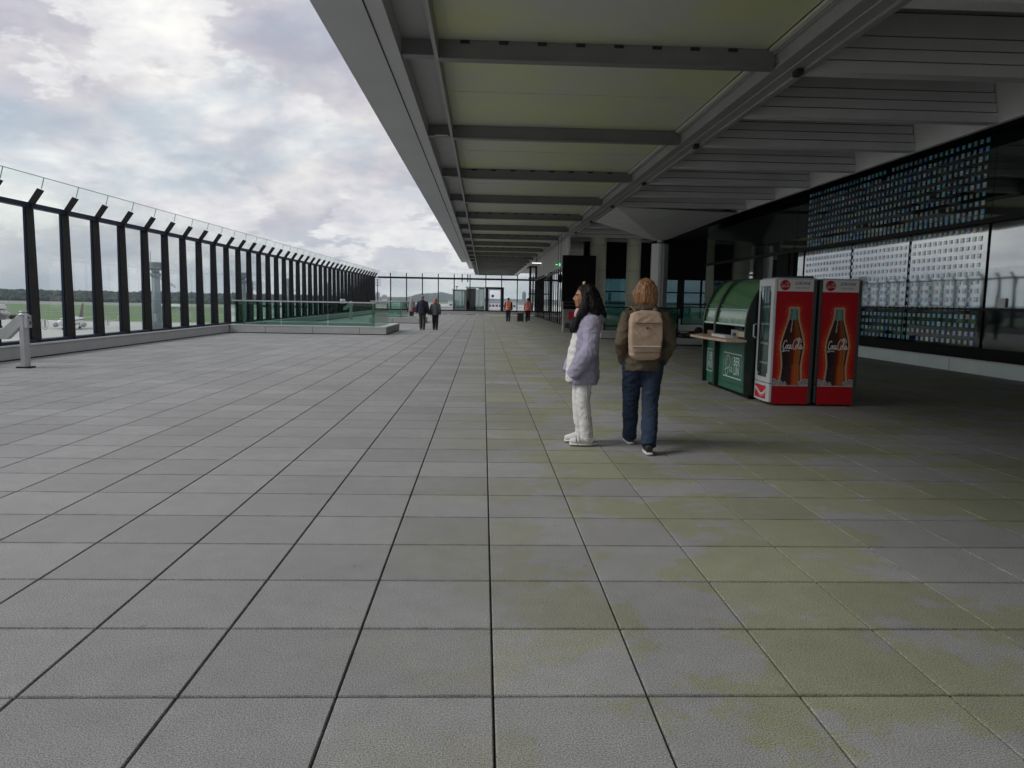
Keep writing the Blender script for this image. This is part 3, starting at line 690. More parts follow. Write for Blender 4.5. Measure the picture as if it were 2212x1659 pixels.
def fridge():
    # local: x 0 (door side) .. 0.60, y 0 (printed side) .. 0.62
    t = thing('drinks_fridge', 'red bottle print drinks fridge standing next to the green kiosk, its white glass door visible', 'fridge', (4.38, 11.25, 0), group='red drinks fridges with a bottle printed on the side')
    def B(mb, n, m, p=t, **k): return mb.build(n, m, p, world=False, **k)
    B(MB().box(0.0, 0.575, 0.004, 0.03, 0.04, 1.90).box(0.0, 0.60, 0.59, 0.62, 0.04, 1.90).box(0.575, 0.60, 0.004, 0.59, 0.04, 1.90).box(0.0, 0.575, 0.03, 0.59, 0.04, 0.32).box(0.0, 0.575, 0.03, 0.59, 1.74, 1.90), 'cabinet', M_fdark, bevel=0.004)
    B(MB().box(0.02, 0.57, 0.031, 0.036, 0.325, 1.735).box(0.565, 0.572, 0.037, 0.585, 0.325, 1.735).box(0.02, 0.57, 0.584, 0.589, 0.325, 1.735), 'lining', M_inner)
    B(MB().box(-0.004, 0.606, -0.002, 0.625, 1.901, 1.925), 'top_cover', M_ftrim, bevel=0.006)
    pr = B(MB().box(0.548, 0.60, -0.001, 0.003, 0.04, 1.90), 'corner_trim', M_fdark)
    art = bottle_art().build('side_print', M_print, t, world=False, attr=True)
    fn = lambda z0, x0, yy: (lambda x, z: (x0+x, yy, z0+z))
    lg = MB(); script_cola(lg, fn(0.76, 0.125, -0.003), 0.315, 0.011); B(lg, 'bottle_lettering', M_printwhite, art)
    hd = B(MB().box(0.0, 0.548, -0.002, 0.003, 1.724, 1.90), 'header', M_header)
    n = 28; d = MB().add([(0.115+0.078*math.cos(6.2832*k/n), -0.0035, 1.815+0.078*math.sin(6.2832*k/n)) for k in range(n)], [tuple(range(n))])
    d = B(d, 'red_disc', M_red, hd)
    lg = MB(); script_cola(lg, fn(1.74, 0.046, -0.005), 0.14, 0.007); B(lg, 'disc_lettering', mat('faded_white', (0.45, 0.25, 0.24), 0.5), d)
    for body, x, z, sz, sh, m, sp in (('DRINK', 0.375, 1.842, 0.066, 0.45, M_ink, 1.25), ('ICE COLD', 0.375, 1.778, 0.034, 0.2, M_greyink, 1.35)):
        vs, fs = text_geo(body, sz, sh, 0.0012, sp)
        B(MB().add([(x+a, -0.0035, z+b) for a, b in vs], fs), 'header_lettering', m, hd)
    # door: bowed frame with rounded corners on the x<0 side
    def bow(y): return -0.045-0.028*math.sin(math.pi*min(max((y+0.0)/0.62, 0), 1))
    out = []; n = 10
    for k in range(n+1): out.append((0.0+0.62*k/n))
    fr = MB()
    def panel(y0, y1, z0, z1, m=fr, off=0.0, th=None):
        k = max(1, int((y1-y0)/0.06))
        for i in range(k):
            a = y0+(y1-y0)*i/k; b = y0+(y1-y0)*(i+1)/k
            xa, xb = bow(a)-off, bow(b)-off
            ta, tb = (xa+th, xb+th) if th else (-0.004, -0.004)
            m.add([(xa,a,z0),(xb,b,z0),(tb,b,z0),(ta,a,z0),(xa,a,z1),(xb,b,z1),(tb,b,z1),(ta,a,z1)], [(0,3,2,1),(4,5,6,7),(0,1,5,4),(1,2,6,5),(2,3,7,6),(3,0,4,7)])
    panel(0.0, 0.085, 0.34, 1.90); panel(0.53, 0.62, 0.34, 1.90); panel(0.085, 0.53, 1.80, 1.90); panel(0.085, 0.53, 0.34, 0.42)
    for z0, z1 in ((1.72, 1.80), (0.42, 0.48)): panel(0.085, 0.115, z0, z1); panel(0.50, 0.53, z0, z1)
    dr = B(fr, 'door', M_fdoor, bevel=0.006)
    g = MB(); panel(0.085, 0.53, 0.42, 1.80, g, -0.012, 0.004); B(g, 'door_glass', M_fglass, dr)
    g = MB(); panel(0.092, 0.105, 0.43, 1.79, g, -0.006, 0.01); panel(0.510, 0.523, 0.43, 1.79, g, -0.006, 0.01); B(g, 'door_seal', M_fdark, dr)
    B(MB().tube([(-0.075, 0.585, 1.00), (-0.115, 0.585, 1.02), (-0.115, 0.585, 1.20), (-0.075, 0.585, 1.22)], 0.012, 8), 'handle', M_fdoor, dr)
    kb = MB(); panel(0.0, 0.62, 0.05, 0.33, kb); kb = B(kb, 'kick_panel', M_fdoor, bevel=0.006)
    rb = MB(); panel(0.10, 0.54, 0.09, 0.29, rb, 0.004, 0.003); rb = B(rb, 'red_badge', M_redb, kb)
    wv = MB(); pts = smooth_pts([(0.10, 0.235), (0.18, 0.17), (0.28, 0.165), (0.38, 0.21), (0.46, 0.235), (0.54, 0.225)], 4)
    for th, dz in ((0.026, 0.0), (0.010, -0.032)):
        wv.ribbon([(p.x, p.y+dz) for p in pts], th, lambda y, z: (bow(y)-0.006, y, z))
    B(wv, 'white_wave', M_printwhite, rb)
    for z in (0.62, 0.92, 1.22, 1.48):
        sh = MB().box(0.0, 0.52, 0.04, 0.58, z, z+0.012)
        s = B(sh, 'shelf', M_ftrim)
        B(MB().box(-0.018, -0.002, 0.06, 0.56, z-0.012, z+0.026), 'price_strip', M_fdoor, s)
    B(MB().lathe((0.06, 0.06, 0), [(0.02, 0), (0.02, 0.04)], 10).lathe((0.54, 0.06, 0), [(0.02, 0), (0.02, 0.04)], 10).lathe((0.06, 0.56, 0), [(0.02, 0), (0.02, 0.04)], 10).lathe((0.54, 0.56, 0), [(0.02, 0), (0.02, 0.04)], 10), 'feet', M_fdark)
    return t
f1 = fridge()
f2 = copy_tree(f1); f2.location = (5.07, 11.25, 0); f2['label'] = 'red bottle print drinks fridge on the right, next to the glass facade'
for ch in f2.children:
    if ch.name.split('.')[0] in ('door', 'kick_panel', 'red_badge', 'white_wave'):
        for o in [ch]+list(ch.children_recursive):
            if 'glass' in o.name or 'seal' in o.name: continue
            o.data = o.data.copy(); o.data.materials[0] = M_fdark
for (x, y, z, h, c, lb) in ((4.52, 11.5, 0.633, 0.22, (0.35, 0.5, 0.2), 'front'), (4.52, 11.62, 0.933, 0.2, (0.6, 0.6, 0.6), 'back')):
    pass

# ------------------------------------------------------------------ green kiosk
M_green = mat('kiosk_green', (0.035, 0.15, 0.10), 0.45, var=0.12, vscale=1.2, spec=0.25)
M_green_d = mat('kiosk_frame_green', (0.003, 0.018, 0.012), 0.35)
M_shut = mat('shutter_green', (0.045, 0.20, 0.07), 0.22, var=0.1, coat=0.4)
M_wood = mat('oak_counter', (0.60, 0.43, 0.30), 0.45, var=0.2, vscale=6)
M_linew = mat('line_white', (0.62, 0.75, 0.70), 0.5)
def kiosk():
    t = thing('kiosk', 'dark green food kiosk with roll top shutters, oak counter and white line logo', 'kiosk', (4.7, 13.1, 0))
    Y0, Ym, Y1 = 11.93, 13.56, 14.28
    prof = [(4.195, 1.19), (4.215, 1.35), (4.27, 1.52), (4.35, 1.68), (4.44, 1.81), (4.53, 1.90), (4.64, 1.945), (4.8, 1.96), (5.25, 1.96)]
    def arc(off): return [(x+off, z-off*0.7) for x, z in prof]
    MB().box(4.26, 5.25, Y0+0.05, Ym-0.06, 0.06, 0.90).box(4.26, 5.25, Ym+0.06, Y1-0.05, 0.06, 0.90).build('lower_cabinet', M_green, t, bevel=0.01)
    MB().box(4.30, 5.2, Y0+0.06, Y1-0.06, 0.0, 0.058).build('base', M_black, t)
    MB().box(4.256, 4.259, Ym+0.08, Y1-0.06, 0.168, 0.176).box(4.256, 4.259, Y0+0.08, Ym-0.08, 0.168, 0.176).build('skirt_seam', M_green_d, t)
    inner = MB().box(5.0, 5.24, Y0+0.06, Y1-0.06, 0.905, 1.9)
    inner.build('back_wall', M_black, t)
    for a, b in ((Y0+0.06, Ym-0.06), (Ym+0.06, Y1-0.06)):
        s = MB(); P = arc(0.0); n = len(P)
        sub = smooth_pts(P, 4)
        outer = [(p.x, p.y) for p in sub]; inn = [(p.x+0.018, p.y-0.012) for p in sub][::-1]
        s.prism(outer+inn, 'y', a, b, smooth=False)
        so = s.build('shutter', M_shut, t, smooth_angle=40)
        MB().box(4.178, 4.20, a, b, 1.165, 1.195).build('shutter_lip', M_linew, so)
        r = MB()
        for y in (a+0.05, b-0.05):
            for z, x in ((1.26, 4.199), (1.5, 4.258)): r.ell((x, y, z), (0.006, 0.01, 0.01), 8, 6)
        r.build('rivets', M_alu, so)
        MB().box(4.228, 4.236, a+0.02, b-0.02, 1.425, 1.435).build('slat_seam', M_linew, so)
    for a, b in ((Y0, Y0+0.05), (Ym-0.05, Ym+0.05), (Y1-0.05, Y1)):
        sub = smooth_pts([(x-0.03, z+0.02) for x, z in prof], 4)
        MB().prism([(4.19, 0.06), (4.165, 0.9), (4.165, 1.19)]+[(p.x, p.y) for p in sub]+[(5.27, 0.06)], 'y', a, b).build('frame_cheek', M_green_d, t, bevel=0.006)
    # counter follows the front and folds to the far end
    MB().prism([(4.20, Y0+0.0), (3.87, Y0-0.01), (3.80, 12.85), (3.80, 13.8), (4.20, 14.45)], 'z', 0.915, 0.955).build('counter', M_wood, t, bevel=0.004)
    MB().box(4.21, 4.98, Y0+0.06, Ym-0.06, 0.905, 0.93).box(4.21, 4.98, Ym+0.06, Y1-0.06, 0.905, 0.93).build('worktop', M_wood, t)
    for (ya, yb, nm) in ((12.29, 13.22, 0), (13.86, 14.22, 1)):
        lg = MB(); X = 4.2555; z0, z1 = 0.275, 0.68
        fn = lambda u, v: (X, yb-(yb-ya)*u, z0+(z1-z0)*v)     # u runs away from the far end towards the camera
        asp = (yb-ya)/(z1-z0)
        def rib(pts, w, closed=False, k=5):
            q = smooth_pts(pts, k) if k > 1 else [Vector(p) for p in pts]
            P = [Vector(((yb-ya)*p.x, (z1-z0)*p.y)) for p in q]
            lg.ribbon(P, w, lambda a, b: (X, yb-a, z0+b), closed)
        rib([(0, 0), (0, 1), (1, 1), (1, 0)], 0.018, True, 1)
        rib([(.08,.22),(.14,.30),(.26,.36),(.34,.45),(.38,.62),(.34,.82),(.24,.90),(.14,.80),(.10,.58),(.12,.35),(.13,.15),(.19,.05),(.26,.14),(.28,.36)], 0.014)
        rib([(.24,.80),(.19,.66),(.19,.42),(.17,.28)], 0.012)
        rib([(.44,.42),(.39,.40),(.36,.28),(.40,.22),(.45,.34),(.47,.42),(.46,.26),(.49,.20)], 0.013)
        rib([(.53,.86),(.50,.84),(.49,.6),(.50,.3),(.53,.2)], 0.012)
        for body, u, v in (('BER', .74, .68), ('LIN', .74, .30)):
            vs, fs = text_geo(body, 0.205, 0.0, 0.003, 1.0)
            sx = 0.9*(yb-ya)/0.93
            lg.add([(X, yb-(yb-ya)*u-a*sx, z0+(z1-z0)*v+b) for a, b in vs], fs)
        lg.build('line_logo', M_linew, t)
kiosk()
def small(name, label, cat, loc, parts, group=None):
    t = thing(name, label, cat, loc, group=group)
    for n, mb, m in parts: mb.build(n, m, t)
    return t
small('till', 'grey till with a dark screen on the kiosk worktop', 'till', (4.45, 12.95, 0.93), [
    ('case', MB().box(4.33, 4.58, 12.78, 13.12, 0.931, 1.08), M_ftrim), ('screen', MB().box(4.40, 4.43, 12.74, 13.14, 1.085, 1.20), M_fdark), ('keypad', MB().box(4.322, 4.329, 12.86, 13.0, 0.98, 1.03), M_fdark)])
small('serving_tray', 'shallow white tray on the oak counter edge', 'tray', (4.1, 12.9, 0.955), [('tray', MB().box(4.04, 4.18, 12.55, 13.3, 0.956, 1.0), M_white)])
small('food_box', 'cream cardboard food box at the near end of the kiosk counter', 'box', (4.3, 12.35, 0.93), [('carton', MB().box(4.24, 4.5, 12.1, 12.5, 0.985, 1.07), mat('cream_card', (0.55, 0.54, 0.38), 0.7)), ('lid', MB().box(4.23, 4.51, 12.09, 12.51, 1.071, 1.085), mat('kraft_card', (0.28, 0.27, 0.17), 0.7)), ('stand', MB().box(4.26, 4.48, 12.14, 12.46, 0.931, 0.984), M_fdark)])
small('cardboard_box', 'small brown cardboard box in the far opening of the kiosk', 'box', (4.3, 13.95, 0.93), [('carton', MB().box(4.22, 4.42, 13.78, 14.15, 0.931, 1.03), mat('brown_card', (0.30, 0.17, 0.11), 0.8))])

# ------------------------------------------------------------------ bench with a heap of black bags behind the kiosk
def bench():
    t = thing('low_bench', 'long low concrete bench behind the green kiosk', 'bench', (8.2, 27, 0))
    MB().box(5.9, 11.2, 26.9, 28.0, 0.05, 0.27).build('seat', M_plinth, t, bevel=0.008)
    MB().box(6.0, 11.1, 27.0, 27.9, 0.0, 0.05).build('foot', M_joint, t)
    u = thing('bag_heap', 'heap of black bags and coats lying on the low bench', 'bag', (7.3, 27.3, 0.27))
    m = mat('black_nylon', (0.012, 0.012, 0.013), 0.5, bump=0.4, bscale=30)
    b = MB(); r = random.Random(2)
    for k in range(14): b.ell((6.75-7.3+k*0.115, r.uniform(-.1, .25), 0.09+r.uniform(-.02, .03)), (r.uniform(.12, .22), r.uniform(.12, .2), r.uniform(.07, .13)), 12, 8)
    b.ell((0.55, 0.1, 0.2), (0.2, 0.16, 0.2), 12, 8)
    blob('bags', b, m, u, 0.02, 3, disp=lambda c: 0.015*noise.noise(c*9))
bench()
def info_stand():
    t = thing('display_counter', 'grey counter with red display goods half hidden behind the dark haired woman', 'counter', (5.4, 35.5, 0))
    MB().box(3.9, 4.75, 37.0, 37.6, 0.0, 1.12).build('cabinet', mat('counter_grey', (0.25, 0.25, 0.25), 0.6, var=0.1), t, bevel=0.01)
    MB().box(3.88, 4.77, 36.98, 37.62, 1.45, 1.50).box(3.88, 3.92, 37.0, 37.6, 1.12, 1.45).box(4.73, 4.77, 37.0, 37.6, 1.12, 1.45).box(3.88, 4.77, 37.0, 37.6, 1.30, 1.33).build('rack', M_fdark, t)
    MB().box(4.15, 4.6, 36.95, 36.99, 0.62, 1.02).build('red_poster', M_redb, t)
    MB().box(4.0, 4.7, 36.985, 36.998, 0.2, 0.45).build('vent_grille', M_fdark, t)
    v = thing('vending_cabinet', 'grey cabinet with a red top panel at the foot of the left round pillar', 'cabinet', (5.7, 37.5, 0))
    MB().box(5.35, 6.0, 37.2, 37.9, 0.0, 1.40).build('cabinet', M_ftrim, v, bevel=0.01)
    MB().box(5.38, 5.9, 37.17, 37.199, 1.08, 1.38).build('red_panel', M_redb, v)
    MB().box(5.42, 5.88, 37.175, 37.199, 0.78, 1.04).build('dark_panel', M_green_d, v)
info_stand()

# ------------------------------------------------------------------ viewers
def viewer(loc, rz, label, near=True):
    t = thing('coin_viewer', label, 'telescope', loc, rz, group='coin operated viewers at the terrace edge')
    def B(mb, n, m, p=t, **k): return mb.build(n, m, p, world=False, **k)
    B(MB().prism([(0.085*math.cos(math.pi/8+k*math.pi/4), 0.085*math.sin(math.pi/8+k*math.pi/4)) for k in range(8)], 'z', 0.03, 1.04), 'pillar', M_alu)
    B(MB().box(-0.13, 0.13, -0.11, 0.11, 0.0, 0.03), 'foot_plate', M_steel_dk)
    B(MB().lathe((0, 0, 0), [(0.095, 1.04), (0.095, 1.07), (0.06, 1.075), (0.06, 1.11), (0.075, 1.115), (0.07, 1.13)], 20), 'swivel_cap', M_alu)
    B(MB().prism([(-0.10, 1.03), (0.02, 1.06), (0.02, 0.86), (-0.06, 0.80), (-0.30, 0.57), (-0.46, 0.57), (-0.46, 0.78), (-0.36, 0.80)], 'y', -0.07, 0.07), 'bracket', M_alu, bevel=0.008)
    B(MB().box(0.05, 0.115, -0.075, 0.075, 0.80, 1.05), 'coin_box', M_alu, bevel=0.006)
    B(MB().box(0.06, 0.118, -0.05, -0.02, 0.98, 1.01).box(0.06, 0.118, 0.0, 0.05, 0.86, 0.93), 'coin_slot', M_fdark)
    B(MB().lathe((-0.50, 0, 0), [(0.075, 0.782), (0.075, 0.82), (0.06, 0.83), (0.06, 0.95)], 20), 'pivot', M_steel_dk)
    h = B(MB().box(-0.64, -0.38, -0.12, 0.12, 0.95, 1.16), 'housing', M_alu, bevel=0.03)
    for s in (-0.06, 0.06):
        B(MB().tube([(-0.62, s, 1.20), (-0.22, s, 1.02)], [0.048, 0.036], 16), 'barrel', M_alu, h)
        B(MB().tube([(-0.22, s, 1.02), (-0.18, s, 1.002)], [0.042, 0.042], 16), 'eyepiece', M_fdark, h)
    B(MB().prism([(-0.68, 1.165), (-0.66, 1.20), (-0.60, 1.255), (-0.42, 1.255), (-0.37, 1.165)], 'y', -0.13, 0.13), 'hood', M_white, h, bevel=0.008)
    return t
v1 = viewer((-9.1, 15.45, 0), 0.0, 'large silver coin viewer on a pillar at the left edge of the picture')
v2 = copy_tree(v1); v2.location = (-9.2, 53.5, 0); v2.rotation_euler = (0, 0, math.radians(25)); v2.scale = (1.1, 1.1, 1.1)
v2['label'] = 'distant white coin viewer seen behind the large roof light balustrade'
# ------------------------------------------------------------------ people
V = Vector
def cloth(name, c, rough=0.85, var=0.12, vs=9, bump=0.25, bs=45): return mat(name, c, rough, var=var, vscale=vs, bump=bump, bscale=bs)
M_skin = mat('skin_light', (0.50, 0.27, 0.19), 0.55, var=0.05)
M_skin_t = mat('skin_tan', (0.36, 0.17, 0.095), 0.5, var=0.06)
M_lip = mat('lip', (0.30, 0.08, 0.07), 0.5); M_eye = mat('eye_dark', (0.02, 0.015, 0.01), 0.2)
M_sole = mat('shoe_sole', (0.55, 0.55, 0.55), 0.6); M_shoe_d = mat('black_shoe', (0.015, 0.015, 0.017), 0.6)

def folds(amp, sx=7, sz=2.6, seed=0):
    def f(c):
        p = V((c.x*sx+seed, c.y*sx, c.z*sz)); n = noise.noise(p)
        n2 = noise.noise(V((c.x*22+c.z*14, c.y*22, c.z*9+seed)))
        n3 = noise.noise(V((c.x*9-c.z*11+seed, c.y*9, c.z*13)))
        return amp*(n*0.7+(0.5-abs(n2)*1.6)*0.40+(0.5-abs(n3)*1.8)*0.6-0.1)
    return f

def hand(mb, wr, d, side, curl=0.5):
    """palm, four unequal bent fingers and a thumb from the wrist point wr along d; side +1 = palm faces -x"""
    wr = V(wr); d = V(d).normalized(); inn = V((-side, 0, 0)); fw = V((0, 1, 0)); fw = (fw-d*fw.dot(d)).normalized(); inn = d.cross(fw)*(-side)
    if inn.x*side > 0: inn = -inn
    palm = wr+d*0.05
    mb.tube([wr-d*0.01, wr+d*0.03, wr+d*0.085], [(0.02, 0.026), (0.016, 0.038), (0.013, 0.038)], 10, up=fw)
    for k, (o, ln) in enumerate(((0.029, 0.070), (0.010, 0.080), (-0.010, 0.075), (-0.028, 0.058))):
        a = wr+d*0.075+fw*o; b = a+d*ln*0.45+inn*0.008*curl; c = b+d*ln*0.33+inn*ln*0.30*curl; e = c+d*ln*0.16+inn*ln*0.34*curl
        mb.tube([a, b, c, e], [0.0095, 0.009, 0.0085, 0.006], 8)
    a = wr+d*0.02+fw*0.025; mb.tube([a, a+d*0.025+fw*0.022+inn*0.01, a+d*0.055+fw*0.027+inn*0.016], [0.012, 0.011, 0.008], 8)

def head(mb, c, s=1.0):
    """c = centre of the skull; the face looks along +y"""
    c = V(c)
    def P(x, y, z): return c+V((x, y, z))*s
    def E(x, y, z, a, b, d): mb.ell(P(x, y, z), (a*s, b*s, d*s), 18, 12)
    E(0, -0.008, 0.012, 0.074, 0.092, 0.092); E(0, 0.03, -0.045, 0.060, 0.062, 0.066); E(0, 0.050, -0.088, 0.036, 0.036, 0.028)
    E(0, 0.072, -0.103, 0.020, 0.016, 0.014); E(0, 0.066, 0.018, 0.052, 0.022, 0.022)
    mb.tube([P(0, 0.082, 0.008), P(0, 0.100, -0.022), P(0, 0.108, -0.036)], [0.009*s, 0.013*s, 0.014*s], 10)
    E(0, 0.098, -0.041, 0.018, 0.013, 0.009)
    E(0, 0.083, -0.065, 0.024, 0.013, 0.007); E(0, 0.081, -0.077, 0.021, 0.013, 0.008)
    E(0.035, 0.066, -0.035, 0.022, 0.020, 0.022); E(-0.035, 0.066, -0.035, 0.022, 0.020, 0.022)
    for q in (-1, 1): E(q*0.077, -0.008, -0.012, 0.010, 0.018, 0.030)

def person(label, loc, rz, P):
    t = thing('person', label, 'person', loc, rz, group=P.get('group'))
    vx = P.get('voxel', 0.012); hc = V(P['head']); hs = P.get('hs', 1.0)
    b = MB(); head(b, hc, hs)
    nb = V(P['neck']); b.tube([hc+V((0, -0.015, -0.06)), nb+V((0, 0, 0.02)), nb-V((0, 0, 0.06))], [0.055, 0.053, 0.065], 14)
    b.tube([nb-V((0, 0, 0.03)), nb-V((0, 0.0, 0.12)), V((P['pelvis'][0], P['pelvis'][1], P['pelvis'][2]))], [(0.09, 0.06), (0.14, 0.085), (0.12, 0.09)], 16)
    for sh, el, wr in P['arms']:
        wr = V(el).lerp(V(wr), P.get('reach', 1.0))
        b.tube([nb-V((0, 0, 0.08)), V(sh)], [0.05, 0.05], 10); b.tube([V(sh), V(el), V(wr)], [0.045, 0.036, 0.024], 10)
        d = (V(wr)-V(el)).normalized(); hand(b, V(wr), d, 1 if V(sh).x > 0 else -1, P.get('curl', 0.7))
    for hp, kn, an, toe in P['legs']:
        b.tube([V(P['pelvis']), V(hp), V(kn), V(an)], [0.09, 0.075, 0.05, 0.036], 12); b.tube([V(an)+V((0, 0, -0.03)), V(toe)], [0.035, 0.028], 8)
    blob('body', b, P['skin'], t, P.get('bvoxel', vx), 2)
    # trousers
    m = MB(); pl = V(P['pelvis']); w = P.get('leg_r', (0.098, 0.075, 0.062))
    m.tube([pl+V((0, 0, 0.12)), pl, pl-V((0, 0, 0.06))], [(0.14, 0.11), (0.155, 0.125), (0.12, 0.11)], 18)
    for hp, kn, an, toe in P['legs']:
        hp, kn, an = V(hp), V(kn), V(an); end = an+V((0, 0, P.get('hem', -0.02)))
        m.tube([hp+V((0, 0, 0.04)), hp.lerp(kn, 0.5), kn, kn.lerp(end, 0.5), end], [w[0]*1.05, (w[0]+w[1])/2*1.02, w[1], (w[1]+w[2])/2*1.04, w[2]], 16)
    blob('trousers', m, P['trousers'], t, vx, 3, disp=folds(P.get('tfold', 0.012), 9, 5, 3))
    # shoes
    for hp, kn, an, toe in P['legs']:
        an, toe = V(an), V(toe); gz = P.get('ground', {}).get(tuple(an), 0.0)
        d = (toe-an); d.z = 0; d.normalize(); c = MB(); hz = toe.z-0.035
        heel = V((an.x, an.y, hz))-d*0.055; tip = V((toe.x, toe.y, hz))+d*0.035; f = P.get('shoe_w', 1.0)
        c.tube([heel+V((0, 0, 0.055)), heel.lerp(tip, 0.3)+V((0, 0, 0.065)), heel.lerp(tip, 0.62)+V((0, 0, 0.05)), tip+V((0, 0, 0.035))], [(0.036*f, 0.045*f), (0.040*f, 0.052*f), (0.046*f, 0.038*f), (0.030*f, 0.024*f)], 14)
        c.tube([an+V((0, 0, -0.05)), an+V((0, 0, 0.01))], [0.045*f, 0.042*f], 12)
        so = blob('shoe', c, P['shoe'], t, max(0.008, vx*0.7), 2)
        s = MB(); s.tube([heel-d*0.004+V((0, 0, 0.012)), heel.lerp(tip, 0.5)+V((0, 0, 0.012)), tip+d*0.004+V((0, 0, 0.014))], [(0.040*f, 0.014*f), (0.048*f, 0.014*f), (0.034*f, 0.012*f)], 14)
        s.build('sole', P.get('sole', M_sole), so, world=False)
    # upper garment
    m = MB(); tp = P['torso']; m.tube([V((0, y, z)) for z, a, bb, y in tp], [(a, bb) for z, a, bb, y in tp], 24)
    for sh, el, wr in P['arms']:
        sh, el, wr = V(sh), V(el), V(wr); r = P.get('sleeve', (0.078, 0.066, 0.05)); e = wr+(wr-el).normalized()*P.get('cuff', 0.0)
        c = V((0, sh.y, sh.z-0.01)); m.tube([c.lerp(sh, 0.35), sh, sh.lerp(el, 0.5), el, el.lerp(e, 0.6), e], [r[0]*0.95, r[0], r[0]*0.97, r[1]*1.04, r[1]*1.02, r[2]], 16)
    if P.get('hood'):
        for c, r in P['hood']: m.ell(c, r, 18, 12)
    j = blob('jacket', m, P['jacket'], t, vx, 3, disp=folds(P.get('jfold', 0.016), 6.5, 3.2, P.get('seed', 0)))
    # hair
    if P.get('hair'):
        m = MB()
        for it in P['hair']:
            if it[0] == 'e': m.ell(it[1], it[2], 18, 12)
            else: m.tube([V(p) for p in it[1]], it[2], 14)
        hd = lambda c: 0.011*(0.5-abs(noise.noise(V((c.x*48+0.6*math.sin(c.z*28), c.y*48+0.6*math.cos(c.z*26), c.z*5)))*1.7))+0.012*noise.noise(V((c.x*18, c.y*18, c.z*5+5)))
        blob('hair', m, P['hair_m'], t, max(0.007, vx*0.6) if P.get('near') else vx, 2, disp=hd)
    return t, j

def hair_mat(name, c1, c2, ro=0.45, sp=0.5):
    m = mat(name, c1, ro, spec=sp); nt = m.node_tree; N = nt.nodes; L = nt.links; b = N['Principled BSDF']
    tc = N.new('ShaderNodeTexCoord'); mp = N.new('ShaderNodeMapping'); mp.inputs['Scale'].default_value = (70, 70, 5); L.new(tc.outputs['Object'], mp.inputs[0])
    n = N.new('ShaderNodeTexNoise'); n.inputs['Scale'].default_value = 1.0; n.inputs['Detail'].default_value = 3; L.new(mp.outputs[0], n.inputs[0])
    r = N.new('ShaderNodeValToRGB'); r.color_ramp.elements[0].position = 0.35; r.color_ramp.elements[1].position = 0.68
    r.color_ramp.elements[0].color = (*c1, 1); r.color_ramp.elements[1].color = (*c2, 1); L.new(n.outputs[0], r.inputs[0]); L.new(r.outputs[0], b.inputs['Base Color'])
    bp = N.new('ShaderNodeBump'); bp.inputs['Strength'].default_value = 0.6; bp.inputs['Distance'].default_value = 0.004; L.new(n.outputs[0], bp.inputs['Height']); L.new(bp.outputs[0], b.inputs['Normal'])
    return m

# woman with the backpack, walking away
P1 = dict(head=(0.0, 0.03, 1.645), neck=(0, -0.005, 1.47), pelvis=(0, 0, 0.93), voxel=0.009, near=True, skin=M_skin,
    legs=[((-0.10, 0.0, 0.90), (-0.085, 0.15, 0.50), (-0.045, 0.33, 0.10), (-0.05, 0.48, 0.04)), ((0.10, 0.0, 0.90), (0.085, -0.02, 0.49), (0.03, -0.27, 0.12), (0.035, -0.12, 0.045))],
    arms=[((-0.19, -0.02, 1.375), (-0.252, -0.09, 1.11), (-0.19, 0.05, 0.93)), ((0.20, -0.02, 1.375), (0.252, -0.09, 1.11), (0.20, 0.05, 0.93))],
    torso=[(0.83, 0.195, 0.145, 0), (0.90, 0.205, 0.155, 0), (1.05, 0.19, 0.145, 0), (1.25, 0.195, 0.13, -0.01), (1.38, 0.20, 0.11, -0.015), (1.44, 0.14, 0.09, -0.01), (1.50, 0.078, 0.078, 0)],
    reach=0.5, sleeve=(0.074, 0.066, 0.056), cuff=0.03, leg_r=(0.112, 0.086, 0.074), hem=-0.03, jfold=0.015, tfold=0.012,
    hood=[((0, -0.06, 1.46), (0.115, 0.085, 0.055))],
    jacket=cloth('olive_brown_coat', (0.088, 0.069, 0.045), var=0.3, vs=5), trousers=cloth('blue_denim', (0.010, 0.023, 0.050), var=0.45, vs=12), shoe=M_shoe_d,
    hair=[('e', (0, 0.0, 1.665), (0.098, 0.108, 0.100)), ('t', [(0, -0.035, 1.68), (0, -0.050, 1.60), (0, -0.054, 1.52), (0, -0.05, 1.465)], [(0.098, 0.07), (0.112, 0.070), (0.112, 0.062), (0.095, 0.045)]),
          ('t', [(-0.07, 0.02, 1.68), (-0.092, 0.025, 1.60), (-0.085, 0.02, 1.52)], [0.035, 0.038, 0.025]), ('t', [(0.07, 0.02, 1.68), (0.092, 0.025, 1.60), (0.085, 0.02, 1.52)], [0.035, 0.038, 0.025])],
    hair_m=hair_mat('ginger_hair', (0.13, 0.055, 0.020), (0.37, 0.19, 0.080)))
pw, jk = person('woman with bobbed ginger hair and a beige backpack walking away in blue jeans', (1.645, 7.70, 0), 0.0, P1)
M_pack = cloth('beige_canvas', (0.42, 0.30, 0.22), 0.8, var=0.06, vs=5, bump=0.15, bs=80); M_pack_d = cloth('brown_webbing', (0.16, 0.11, 0.08))
